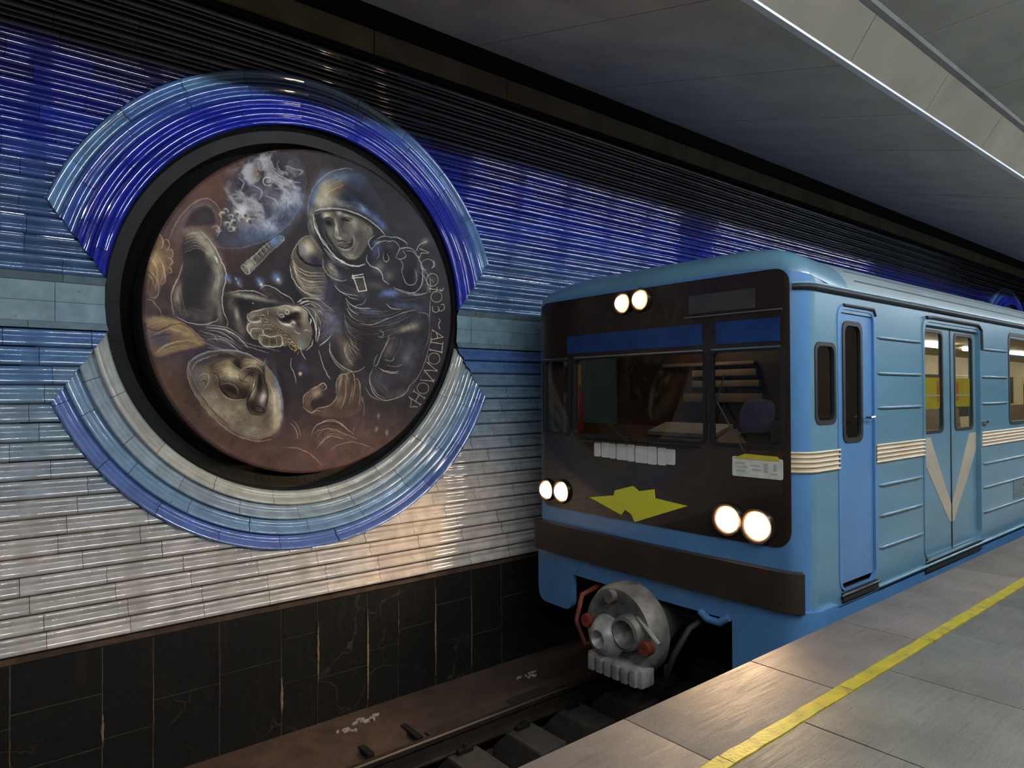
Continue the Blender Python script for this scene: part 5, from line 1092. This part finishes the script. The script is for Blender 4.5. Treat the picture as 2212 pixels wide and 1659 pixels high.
# ---- ribs and stripe
def rib(mb, xa, xb, z, r=.013): mb.tube([P3(S(xa) , z, .002), P3(S(xa) + .05, z, .008), P3(S(xb) - .05, z, .008), P3(S(xb), z, .002)], [r * .3, r, r, r * .3], 8)
segs_all = [(5.50, 6.37)] + [(7.88 + 4.5 * i, 10.87 + 4.5 * i) for i in range(3)]
for z in (.775, .54, .298):
    for a, b in segs_all: m_ = TB(); rib(m_, a, b, z); m_.build('side_rib', BLUE, auto=60)
for z in (1.91, 1.635, 1.37):
    for a, b in [(5.50, 6.37)] + [(7.88 + 4.5 * i, 8.70 + 4.5 * i) for i in range(3)] + [(10.05 + 4.5 * i, 10.86 + 4.5 * i) for i in range(3)]:
        m_ = TB(); rib(m_, a, b, z, .011); m_.build('side_rib', BLUE, auto=60)
m_ = TB(); m_.tube([P3(S(x), .008, .006) for x in (5.46, 8, 12, 22)], .014, 8); m_.build('sill_rib', BLUE, auto=60)
for a, b in [(None, 4.865)] + [(5.455, 6.40)] + [(7.84 + 4.5 * i, 10.90 + 4.5 * i) for i in range(3)]:
    s0 = FL + .06 if a is None else S(a); s1 = S(b); st_ = TB(); sheet(st_, s0, s1, .95, 1.088, (), .006, .012)
    for z in (.955, .988, 1.02, 1.052, 1.083):
        st_.tube([P3(s, z, .008) for s in ([*np.linspace(s0, FL + AL, 8), s1] if a is None else [s0, s1])], .0085, 6)
    st_.build('cream_stripe', CREAM, auto=50, label='ribbed cream waist stripe')
# ---- cab door
cd = TB(); DW = (S(4.975), S(5.235), 1.15, 1.98)
sheet(cd, CAB[0] + .012, CAB[1] - .012, CAB[2] + .05, CAB[3] - .012, [DW], -.012, .03)
cdo = cd.build('cab_door', BLUE2, auto=40, label='plain cab side door in brighter blue')
f_ = TB(); ring(f_, rrect(DW[0] - .028, DW[1] + .028, DW[2] - .028, DW[3] + .028, .07), rrect(DW[0] + .006, DW[1] - .006, DW[2] + .006, DW[3] - .006, .06), -.004, .03); f_.build('window_gasket', RUB, cdo, auto=40)
f_ = TB(); plate(f_, rrect(DW[0], DW[1], DW[2], DW[3], .05), -.02, .006); f_.build('window_pane', GLS, cdo)
f_ = TB(); f_.tube([P3(S(5.30), 1.30, .0), P3(S(5.30), 1.30, .035), P3(S(5.36), 1.305, .035)], .010, 8); f_.build('door_handle', CHR, cdo, auto=40)
f_ = TB(); f_.box(Vector(P3(S(4.88), .01, .02)), Vector(P3(S(5.44), .07, -.06))); f_.build('door_step', UND)
f_ = TB(); f_.tube([P3(S(4.86), .058, .022), P3(S(5.46), .058, .022)], .008, 8); f_.build('step_edge', CHR, auto=40, label='chrome step edge under the cab door')
f_ = TB(); ring(f_, rrect(CAB[0] - .03, CAB[1] + .03, CAB[2] - .0, CAB[3] + .03, .10), rrect(CAB[0] + .004, CAB[1] - .004, CAB[2] + .004, CAB[3] - .004, .08), .006, .03)
f_.build('cab_door_frame', BLUE2, auto=40)
f_ = TB(); f_.tube([P3(CAB[0] + .06, 2.115, .006), P3(CAB[1] - .02, 2.115, .010), P3(CAB[1] + .02, 2.07, .006)], .012, 8); f_.build('drip_rail', RUB, auto=40)
# ---- small cab side window
f_ = TB(); ring(f_, rrect(QW[0] - .022, QW[1] + .022, QW[2] - .022, QW[3] + .022, .06), rrect(QW[0] + .006, QW[1] - .006, QW[2] + .006, QW[3] - .006, .05), .006, .03)
qf = f_.build('cab_side_window', RUB, auto=40); f_ = TB(); plate(f_, rrect(*QW, .04), -.012, .006); f_.build('window_pane', GLS, qf)
# ---- passenger doors
POST = mat('yellow_poster', (.78, .60, .03), .5, var=.12, scale=14); POSTR = mat('orange_print', (.70, .25, .04), .5, var=.2, scale=20); POSTW = mat('white_print', (.75, .76, .72), .5)
for di, D in enumerate(PD):
    x0 = 6.42 + 4.5 * di; mid = x0 + .70
    f_ = TB(); ring(f_, rrect(D[0] - .035, D[1] + .035, D[2], D[3] + .035, .12), rrect(D[0] + .006, D[1] - .006, D[2] + .006, D[3] - .006, .10), .008, .05); f_.build('door_surround', BLUE, auto=40)
    f_ = TB(); f_.tube([P3(D[0] + .04, 2.125, .012), P3(D[0] + .2, 2.135, .014), P3(D[1] - .08, 2.135, .014), P3(D[1] + .02, 2.09, .012), P3(D[1] + .032, 1.9, .012)], .016, 8); f_.build('drip_rail', RUB, auto=40)
    for li, (a, b, wa, wb_) in enumerate([(x0 + .012, mid - .012, x0 + .055, mid - .20), (mid + .012, x0 + 1.388, mid + .12, mid + .575)]):
        W_ = (S(wa), S(wb_), 1.145, 2.015); lf = TB(); sheet(lf, S(a), S(b), .052, 2.09, [W_], -.030, .028)
        leaf = lf.build('door_leaf', BLUE, auto=40)
        f_ = TB(); ring(f_, rrect(W_[0] - .022, W_[1] + .022, W_[2] - .022, W_[3] + .022, .06), rrect(W_[0] + .005, W_[1] - .005, W_[2] + .005, W_[3] - .005, .05), -.024, .02); f_.build('window_gasket', RUB, leaf, auto=40)
        f_ = TB(); plate(f_, rrect(*W_, .045), -.036, .005); f_.build('window_pane', GLW, leaf)
        if di < 2:
            pa, pb = (W_[0] + .012, W_[1] - .02) if li == 0 else (W_[0] + .05, W_[1] - .01)
            f_ = TB(); plate(f_, [(pa, 1.345), (pb, 1.345), (pb, 1.615), (pa, 1.615)], -.0425, .002); po = f_.build('yellow_notice', POST, leaf, label='yellow notice stuck inside the door glass')
            f_ = TB(); plate(f_, [(pa, 1.448), (pb, 1.448), (pb, 1.462), (pa, 1.462)], -.0415, .0015); f_.build('white_line', POSTW, po)
            f_ = TB(); q = (pb - .07, pb - .01) if li == 0 else (pa + .01, pa + .09); plate(f_, [(q[0], 1.40), (q[1], 1.40), (q[1], 1.59), (q[0], 1.57)], -.0418, .001); f_.build('printed_picture', POSTR, po)
        # cream chevron arm painted down the leaf
        if li == 0: pts = [(S(x0 + .02), 1.088), (S(x0 + .02), .93), (S(mid - .055), .30), (S(mid - .012), .30), (S(mid - .012), .46), (S(x0 + .21), 1.088)]
        else: pts = [(S(x0 + 1.38), 1.088), (S(x0 + 1.38), .93), (S(mid + .055), .30), (S(mid + .012), .30), (S(mid + .012), .46), (S(x0 + 1.19), 1.088)]
        f_ = TB(); plate(f_, pts, -.0275, .003); f_.build('chevron_arm', CHEVM, leaf, label='cream chevron arm painted on the leaf')
        f_ = TB(); rib(f_, a + .03, b - .03, .16, .006); 
        f_ = TB(); 
    f_ = TB(); sheet(f_, S(mid - .012), S(mid + .012), .052, 2.09, (), -.026, .02); f_.build('door_seal', RUB, auto=40)
    f_ = TB(); f_.box(Vector(P3(D[0], -.055, .004)), Vector(P3(D[1], .03, -.06))); f_.build('door_step', UND)
    f_ = TB(); f_.tube([P3(D[0] - .02, .042, .012), P3(D[1] + .03, .042, .012)], .009, 8); f_.build('step_edge', CHR, auto=40)
    f_ = TB(); f_.box(Vector(P3(D[1] + .07, 1.165, .028)), Vector(P3(D[1] + .17, 1.20, .0)), .006); f_.build('marker_lamp', CHR, auto=40)
# ---- saloon windows
for W_ in WN:
    f_ = TB(); ring(f_, rrect(W_[0] - .03, W_[1] + .03, W_[2] - .03, W_[3] + .03, .09), rrect(W_[0] + .006, W_[1] - .006, W_[2] + .006, W_[3] - .006, .07), .006, .03)
    wf = f_.build('saloon_window', RUB, auto=40); f_ = TB(); plate(f_, rrect(*W_, .06), -.014, .006); f_.build('window_pane', GLW, wf)
    f_ = TB(); f_.box(Vector(P3(W_[0], 1.855, .004)), Vector(P3(W_[1], 1.885, -.02))); f_.build('transom_bar', CHR, wf)
f_ = TB(); VE = mat('vent_grey', (.16, .20, .23), .5)
for i in range(10): f_.box(Vector(P3(S(8.84), .33 + i * .023, .010)), Vector(P3(S(9.5), .342 + i * .023, .0)))
f_.build('vent_grille', VE)

# ---- black mask over the cab front
mk = TB(); ma, mbb = Y(4.885), Y(2.375)
hs_ = WS + []
sheet(mk, ma + .0, mbb, .55, 2.24, hs_, .008, .010)
for zt_, sg in ((.55, -1), (2.24, 1)):                       # rounded top and bottom corners
    r_ = .12 if sg < 0 else .10; pts = []
    for i in range(9):
        a = PI / 2 * i / 8; pts.append((mbb - r_ + r_ * math.cos(a), zt_ + sg * r_ * math.sin(a)))
    for i in range(1, 12): s_ = mbb - r_ + (ma - mbb + 2 * r_) * i / 12; pts.append((s_, zt_ + sg * r_))
    for i in range(9):
        a = PI / 2 + PI / 2 * i / 8; pts.append((ma + r_ + r_ * math.cos(a), zt_ + sg * r_ * math.sin(a)))
    base = [(p[0], zt_) for p in pts]; n_ = len(pts); vs = [P3(*p, .008) for p in pts] + [P3(*p, .008) for p in base] + [P3(*p, -.002) for p in pts]
    mk.add(vs, [(i, i + 1, n_ + i + 1, n_ + i) for i in range(n_ - 1)] + [(i, i + 1, 2 * n_ + i + 1, 2 * n_ + i) for i in range(n_ - 1)])
mask = mk.build('front_mask', MASK, auto=40, label='glossy dark brown-black cab front panel')
for W_ in WS:
    f_ = TB(); ring(f_, rrect(W_[0] - .022, W_[1] + .022, W_[2] - .022, W_[3] + .022, .05), rrect(W_[0] + .006, W_[1] - .006, W_[2] + .006, W_[3] - .006, .04), .016, .04)
    wf = f_.build('windscreen', RUB, auto=40); f_ = TB(); sheet(f_, W_[0], W_[1], W_[2], W_[3], (), -.012, .006); f_.build('windscreen_pane', GLS, wf, auto=40)
    f_ = TB(); strip(f_, W_[0], W_[1], 1.800, 1.812, .020, .008); f_.build('windscreen_trim', CHR, wf, auto=40)
VIS = mat('blue_sun_strip', (.012, .045, .17), .25, var=.2, scale=6)
for a, b in ((Y(4.50), Y(3.05)), (Y(2.93), Y(2.44))):
    f_ = TB(); sheet(f_, a, b, 1.845, 2.005, (), .014, .008); f_.build('blue_strip', VIS, mask, auto=40, label='dark blue strip above the windscreen')
f_ = TB(); sheet(f_, Y(3.16), Y(2.62), 2.085, 2.225, (), .014, .008); gp = f_.build('route_panel', mat('grey_panel', (.045, .045, .045), .4, var=.3), mask, auto=40)
f_ = TB(); f_.tube([P3(s, 2.06, .014) for s in np.linspace(Y(3.2), Y(2.42), 10)], .006, 6); f_.build('panel_trim', mat('dull_trim', (.12, .11, .10), .4), mask, auto=40)
# wipers
for ya, yb_ in ((3.75, 4.25), (2.70, 2.9)):
    f_ = TB(); f_.tube([P3(Y(ya), 1.07, .02), P3(Y(ya), 1.09, .045), P3(Y(yb_), 1.42, .045)], .006, 6); f_.tube([P3(Y(yb_) - .09, 1.22, .035), P3(Y(yb_) + .05, 1.62, .03)], .006, 6); f_.build('wiper', RUB, mask, auto=40)
# handrail under the windscreens
f_ = TB(); f_.tube([P3(s, 1.105 - .03, .05) for s in np.linspace(Y(4.3), Y(3.1), 12)], .008, 8); f_.build('hand_rail', RUB, mask, auto=40)
# number marks and plates
NUMW = mat('white_lettering', (.72, .72, .68), .5, var=.08, scale=20); PLW = mat('white_plate', (.66, .67, .60), .5, var=.15, scale=16)
nums = TB(); yy_ = 4.155
for i, (wd, z0, z1) in enumerate(((.085, .940, 1.058), (.10, .938, 1.066), (.075, .934, 1.060), (.12, .930, 1.062), (.085, .926, 1.064), (.13, .922, 1.058), (.10, .918, 1.060), (.085, .920, 1.056), (.09, .930, 1.050))):
    plate(nums, rrect(Y(yy_), Y(yy_ - wd + (.004 if i % 2 else .012)), z0, z1, .012, 3), .016, .008); yy_ -= wd
nums.build('number_marks', NUMW, mask, auto=40, label='row of white number marks')
f_ = TB(); plate(f_, rrect(Y(2.80), Y(2.425), .895, 1.035, .012, 3), .016, .010); np_ = f_.build('number_plate', PLW, mask, label='small white plate with a yellow top edge')
f_ = TB(); plate(f_, [(Y(2.79), 1.022), (Y(2.44), 1.022), (Y(2.46), 1.052), (Y(2.70), 1.058)], .019, .006); f_.build('plate_top', mat('yellow_edge', (.60, .50, .04), .5), np_)
f_ = TB(); GM = mat('grey_print', (.42, .43, .40), .6)
for a, b, z0, z1 in [(2.775, 2.70, .985, .996), (2.765, 2.68, .960, .968), (2.77, 2.70, .930, .942), (2.66, 2.59, .975, .983), (2.65, 2.575, .945, .955), (2.56, 2.53, .935, 1.0), (2.51, 2.46, .925, .935), (2.49, 2.465, .95, 1.0)]:
    plate(f_, rrect(Y(a), Y(b), z0, z1, .005, 2), .0172, .001)
f_.build('grey_marks', GM, np_)
# yellow winged emblem
EM = mat('yellow_emblem', (.85, .82, .04), .4)
pts = [(4.215, .575), (3.93, .625), (3.915, .668), (3.72, .725), (3.655, .690), (3.50, .722), (3.492, .652), (3.185, .628), (3.70, .432), (3.735, .492), (3.80, .520), (3.845, .472)]
f_ = TB(); plate(f_, [(Y(a), b) for a, b in pts], .016, .008); f_.build('emblem', EM, mask, label='yellow winged letter emblem')
# ---- headlamps
HL = emit('headlamp_lens', (1.0, .42, .10), HEAD_W * .26); HLW = emit('headlamp_core', (1.0, .86, .62), HEAD_W); HB = mat('lamp_bezel', (.05, .04, .035), .3, metal=.7)
HLR = emit('roof_lamp_lens', (1.0, .42, .12), 3.0); HLRW = emit('roof_lamp_core', (1.0, .72, .42), 9.0)
def headlamp(y, z, r, nm, lab=None):
    x, _, _, _ = outline(Y(y)); c = (x - .012, y, z)
    f_ = TB(); f_.lathe([(0.0, r * 1.0), (-.025, r * 1.06), (-.030, r * 1.22), (-.012, r * 1.32), (.02, r * 1.32)], c, 'X', 28); o = f_.build(nm, HB, auto=50, label=lab)
    f_ = TB(); f_.lathe([(-.045, .0008), (-.044, r * .45), (-.036, r * .8), (-.012, r * 1.0)], c, 'X', 28); f_.build('lens', HLR if lab else HL, o, smooth=True)
    f_ = TB(); f_.lathe([(-.050, .0006), (-.0492, r * .5), (-.0415, r * .80), (-.037, r * .82)], c, 'X', 24); f_.build('bulb', HLRW if lab else HLW, o, smooth=True)
for y, z, r in [(4.79, .578, .080), (4.575, .585, .084), (2.84, .575, .094), (2.61, .560, .100)]: headlamp(y, z, r, 'headlamp')
for y, z, r in [(3.81, 2.236, .074), (3.62, 2.246, .076)]: headlamp(y, z, r, 'roof_lamp', 'small warm lamp over the windscreen')
for i, (y, z) in enumerate([(4.70, .56), (2.72, .55)]):
    l = bpy.data.lights.new('headlamp_beam', 'SPOT'); l.energy = 95; l.color = (1.0, .66, .36); l.spot_size = math.radians(112); l.spot_blend = .9; l.shadow_soft_size = .09
    lo = bpy.data.objects.new('headlamp_beam', l); C.objects.link(lo); lo.parent = train
    lo.location = Vector((XF - .08, y, z)) - ORG; lo.rotation_euler = Vector((-1, .06 if i == 0 else -.16, -.20)).to_track_quat('-Z', 'Y').to_euler()
# ---- lower front: blue band, buffer beam, apron
f_ = TB(); sheet(f_, Y(4.94), Y(2.315), .02, .285, (), .075, .080); 
bb = f_.build('buffer_beam', mat('buffer_brown', (.030, .019, .013), .55, var=.3, scale=4), auto=40, label='dark brown buffer beam')
ap = TB(); sheet(ap, Y(4.55), Y(2.8), -.14, .02, (), .03, .05)
sheet(ap, Y(2.80), FL + AL + .22, -.62, .02, (), .035, .05)
n_ = 10; pts = [(Y(4.93), .02), (Y(4.93), -.30)] + [(Y(4.93) + .14 - .14 * math.cos(a), -.30 - .17 * math.sin(a)) for a in np.linspace(.1, PI / 2, 7)] + [(Y(4.52), -.47)] + [(Y(4.52) + .10 * math.sin(a), -.37 - .10 * math.cos(a)) for a in np.linspace(.2, PI / 2, 5)] + [(Y(4.42), -.16), (Y(4.36), -.10), (Y(4.30), .02)]
plate(ap, pts, .035, .05)
apo = ap.build('front_apron', BLUE2, auto=40, label='bright blue apron under the buffer beam')
f_ = TB(); f_.tube([P3(Y(3.05), -.13, .05), P3(Y(2.98), -.17, .06), P3(Y(2.88), -.17, .06), P3(Y(2.82), -.12, .05)], .03, 8); f_.build('tow_hook', BLUE2, apo, auto=50)
# ---- coupler
CPM = mat('coupler_grey', (.20, .19, .175), .55, metal=.3, var=.35, scale=9, bump=.4, bscale=30, dirt=(.05, .035, .03), dirt_amt=.7, dscale=7); CPL = mat('coupler_pale', (.42, .41, .39), .5, metal=.4, var=.3, scale=12)
RED = mat('dull_red', (.20, .035, .022), .6, var=.3, scale=12)
cy_, cz_, cxx = 3.62, -.37, 4.06
f_ = TB(); f_.lathe([(0.0, .02), (.0, .22), (-.03, .27), (-.03, .33), (.03, .36), (.16, .36), (.24, .28), (.55, .16), (.9, .14)], (cxx, cy_, cz_), 'X', 40)
cp = f_.build('coupler', CPM, auto=35)
f_ = TB(); f_.lathe([(-.035, .0), (-.10, .03), (-.15, .07), (-.12, .12), (-.03, .17)], (cxx, cy_ + .10, cz_ - .06), 'X', 28); f_.build('coupler_cone', CPL, cp, auto=50)
f_ = TB(); f_.lathe([(-.10, .13), (-.11, .105), (-.02, .06), (-.0, .0)], (cxx, cy_ - .13, cz_ + .03), 'X', 28); f_.lathe([(-.0, .14), (-.10, .13)], (cxx, cy_ - .13, cz_ + .03), 'X', 28); f_.build('coupler_funnel', CPM, cp, auto=50)
f_ = TB(); f_.box((cxx - .10, cy_ - .30, cz_ - .34), (cxx + .05, cy_ + .26, cz_ - .20), .02)
for k in range(6): f_.box((cxx - .13, cy_ - .26 + k * .085, cz_ - .33), (cxx - .09, cy_ - .20 + k * .085, cz_ - .21), .008)
f_.build('contact_box', CPL, cp, auto=50)
for k, (a, b, m_) in enumerate([(.30, .02, RED), (-.30, -.04, RED), (.05, .27, CPM)]):
    f_ = TB(); f_.lathe([(0, .001), (-.05, .012), (-.05, .05), (.02, .055)], (cxx - .03, cy_ + a, cz_ + b), 'X', 18); f_.build('air_port', m_, cp, auto=50)
for sy in (1, -1):
    f_ = TB(); f_.tube([(4.4, cy_ + sy * .55, -.20), (4.2, cy_ + sy * .55, -.24), (4.08, cy_ + sy * .50, -.42), (4.10, cy_ + sy * .42, -.60), (4.2, cy_ + sy * .34, -.58)], .022, 8); f_.build('air_hose', RED if sy > 0 else UND, cp, auto=50)
f_ = TB(); f_.tube([(cxx - .05, cy_ - .42, cz_ + .02), (cxx - .02, cy_ - .2, cz_ + .16)], .016, 6); f_.build('lifting_chain', CPL, cp, auto=50)
# ---- underframe and wheels
f_ = TB(); f_.box((4.55, YN + .10, -.30), (XEND, YFAR - .10, -.03)); f_.build('underframe', UND)
for k, (a, b, y0, y1) in enumerate([(8.4, 10.2, 2.5, 3.2), (10.6, 12.4, 2.5, 3.3), (8.4, 12.0, 4.1, 4.8)]):
    f_ = TB(); f_.box((a, y0, -.78), (b, y1, -.29), .02); f_.build('equipment_box', UND)
for bx in (5.55, 7.65):
    f_ = TB(); f_.lathe([(-.10, .0), (-.10, .387), (.0, .387), (.006, .42), (.036, .42), (.045, .30), (.045, 0)], (bx, 2.945, -.73), 'Y', 36)
    f_.lathe([(-.045, 0), (-.045, .30), (-.036, .42), (-.006, .42), (.0, .387), (.10, .387), (.10, .0)], (bx, 4.400, -.73), 'Y', 36); f_.lathe([(2.9 - 3.63, .08), (4.44 - 3.63, .08)], (bx, 3.63, -.73), 'Y', 16)
    f_.build('wheelset', UND, auto=40)
for sy in (2.62, 4.66):
    f_ = TB(); f_.box((5.1, sy - .06, -.82), (8.1, sy + .06, -.58), .03); f_.build('bogie_frame', UND)
# ---- cab interior
CABI = mat('cab_brown', (.070, .042, .028), .6, var=.3, scale=4); CABB = mat('cab_beige', (.30, .25, .17), .6, var=.2, scale=6)
f_ = TB(); f_.box((5.52, YN + .04, -.02), (5.58, YFAR - .04, 2.18)); cw = f_.build('cab_partition', CABI)
for z0, z1, y0, y1 in [(1.64, 1.70, 3.28, 3.95), (1.54, 1.60, 3.25, 3.95), (1.40, 1.48, 3.22, 4.05), (1.74, 1.77, 3.3, 4.3), (1.20, 1.22, 2.5, 3.0), (1.28, 1.295, 2.5, 2.9)]:
    f_ = TB(); f_.box((5.47, y0, z0), (5.519, y1, z1), .006); f_.build('shelf', CABB, cw, auto=40)
f_ = TB(); f_.prism([(4.52, .95), (4.95, .95), (4.95, 1.17), (4.80, 1.20), (4.52, 1.10)], lambda a, b: (a, YN + .30, b), lambda a, b: (a, YFAR - .10, b)); dk = f_.build('control_desk', CABI)
f_ = TB(); f_.prism([(4.60, 1.135), (4.86, 1.20), (4.86, 1.235), (4.60, 1.165)], lambda a, b: (a, 3.12, b), lambda a, b: (a, 3.78, b)); f_.build('desk_panel', mat('desk_grey', (.42, .43, .44), .5, var=.15, scale=9), dk, label='pale grey control panel')
f_ = TB(); f_.box((4.62, 2.42, 1.06), (4.84, 2.66, 1.28), .012); f_.build('desk_case', CABB, dk, auto=40)
f_ = TB(); f_.box((4.50, YN + .04, -.02), (5.52, YFAR - .04, .02)); f_.build('cab_floor', CABI)
f_ = TB(); f_.box((4.50, 4.70, .95), (4.54, 4.86, 1.80)); f_.build('window_post', mat('pale_post', (.32, .29, .31), .6), label='pale post inside the left windscreen')
f_ = TB(); f_.box((4.55, 4.56, 1.56), (4.60, 4.76, 1.76), .01); f_.build('yellow_box', mat('yellow_box', (.50, .42, .10), .5))
f_ = TB(); f_.lathe([(0, .0), (0, .055), (.36, .055), (.42, .02), (.45, .02)], (4.62, 4.64, 1.12), 'Z', 20); f_.build('extinguisher', mat('extinguisher_red', (.42, .03, .03), .35), auto=40)
CLP = emit('cab_fill_glow', (1.0, .8, .55), 16.0)
f_ = TB(); f_.box((5.0, 3.6, 2.12), (5.3, 3.72, 2.17), .01); f_.build('cab_fill_light', CLP, cw, auto=40)  # unseen glowing box, added to brighten the dim cab behind the windscreens
# ---- saloon interior
CRM = mat('saloon_cream', (.55, .45, .26), .5, var=.1, scale=3); SEAT = mat('seat_brown', (.13, .085, .05), .5, var=.2, scale=8); SLAMP = emit('saloon_lamp', (1.0, .95, .85), 30.0)
f_ = TB(); f_.box((5.60, YFAR - .10, -.02), (XEND, YFAR - .05, 2.2)); sw = f_.build('saloon_wall', CRM)
f_ = TB(); f_.box((5.60, YN + .05, -.02), (XEND, YFAR - .10, .03)); f_.build('saloon_floor', SEAT)
f_ = TB(); f_.box((5.60, YN + .06, 2.16), (XEND, YFAR - .10, 2.20)); cl_ = f_.build('saloon_ceiling', CRM)
for i in range(9):
    f_ = TB(); f_.box((6.3 + i * 1.9, YC - .09, 2.11), (7.3 + i * 1.9, YC + .09, 2.158), .01); f_.build('saloon_lamp', SLAMP, cl_, auto=40)
for i in range(4):
    a = 8.05 + 4.5 * i; f_ = TB(); f_.box((a, YFAR - .62, .28), (a + 2.7, YFAR - .12, .46), .03); f_.prism([(YFAR - .26, .46), (YFAR - .11, .46), (YFAR - .11, 1.16), (YFAR - .19, 1.16)], lambda y, z: (a, y, z), lambda y, z: (a + 2.7, y, z)); f_.build('bench_seat', SEAT, auto=40)
    f_ = TB(); f_.box((a, YN + .12, .28), (a + 2.7, YN + .62, .46), .03); f_.build('bench_seat', SEAT, auto=40)
for i in range(4):
    for (z0, z1) in ((1.78, 1.81), (1.71, 1.74), (1.64, 1.67)):
        f_ = TB(); f_.box((6.3 + 4.5 * i, YFAR - .125, z0), (8.0 + 4.5 * i, YFAR - .101, z1)); f_.build('wall_rail', mat('cream_rail', (.7, .68, .58), .4) if i == 0 and z0 == 1.78 else bpy.data.materials['cream_rail'], sw)
    f_ = TB(); f_.box((6.4 + 4.5 * i, YFAR - .13, 1.0), (7.9 + 4.5 * i, YFAR - .101, 1.62)); f_.build('dark_door_glass', UND, sw)
    f_ = TB(); f_.box((8.7 + 4.5 * i, YFAR - .13, 1.2), (10.0 + 4.5 * i, YFAR - .101, 1.8)); f_.build('dark_door_glass', UND, sw)
f_ = TB(); f_.box((XEND - .02, YN + .02, -.1), (XEND + .02, YFAR - .02, 2.5)); f_.build('end_wall', BLUE)
# lavender cloth on the desk behind the right windscreen
cb = MB(); n1_, n2_ = 14, 12; vs = []
for i in range(n1_ + 1):
    for j in range(n2_ + 1):
        a = i / n1_; b = j / n2_; th = 2 * PI * a
        r = .10 + .045 * math.sin(b * 2.6) + .012 * math.sin(5 * th + 3 * b); r *= (1 if b < .9 else max(.02, (1 - b) * 10)) * (1 - .35 * b)
        vs.append((4.72 + .7 * r * math.cos(th), 2.86 + 1.15 * r * math.sin(th) - .06 * b, 1.19 + .26 * b))
cb.add(vs, [(i * (n2_ + 1) + j, i * (n2_ + 1) + j + 1, (i + 1) * (n2_ + 1) + j + 1, (i + 1) * (n2_ + 1) + j) for i in range(n1_) for j in range(n2_)])
prop(cb.build('bundled_cloth', mat('lavender_cloth', (.22, .20, .48), .9, var=.2, scale=10), smooth=True), 'lavender cloth bundle on the cab desk behind the right windscreen', 'cloth')
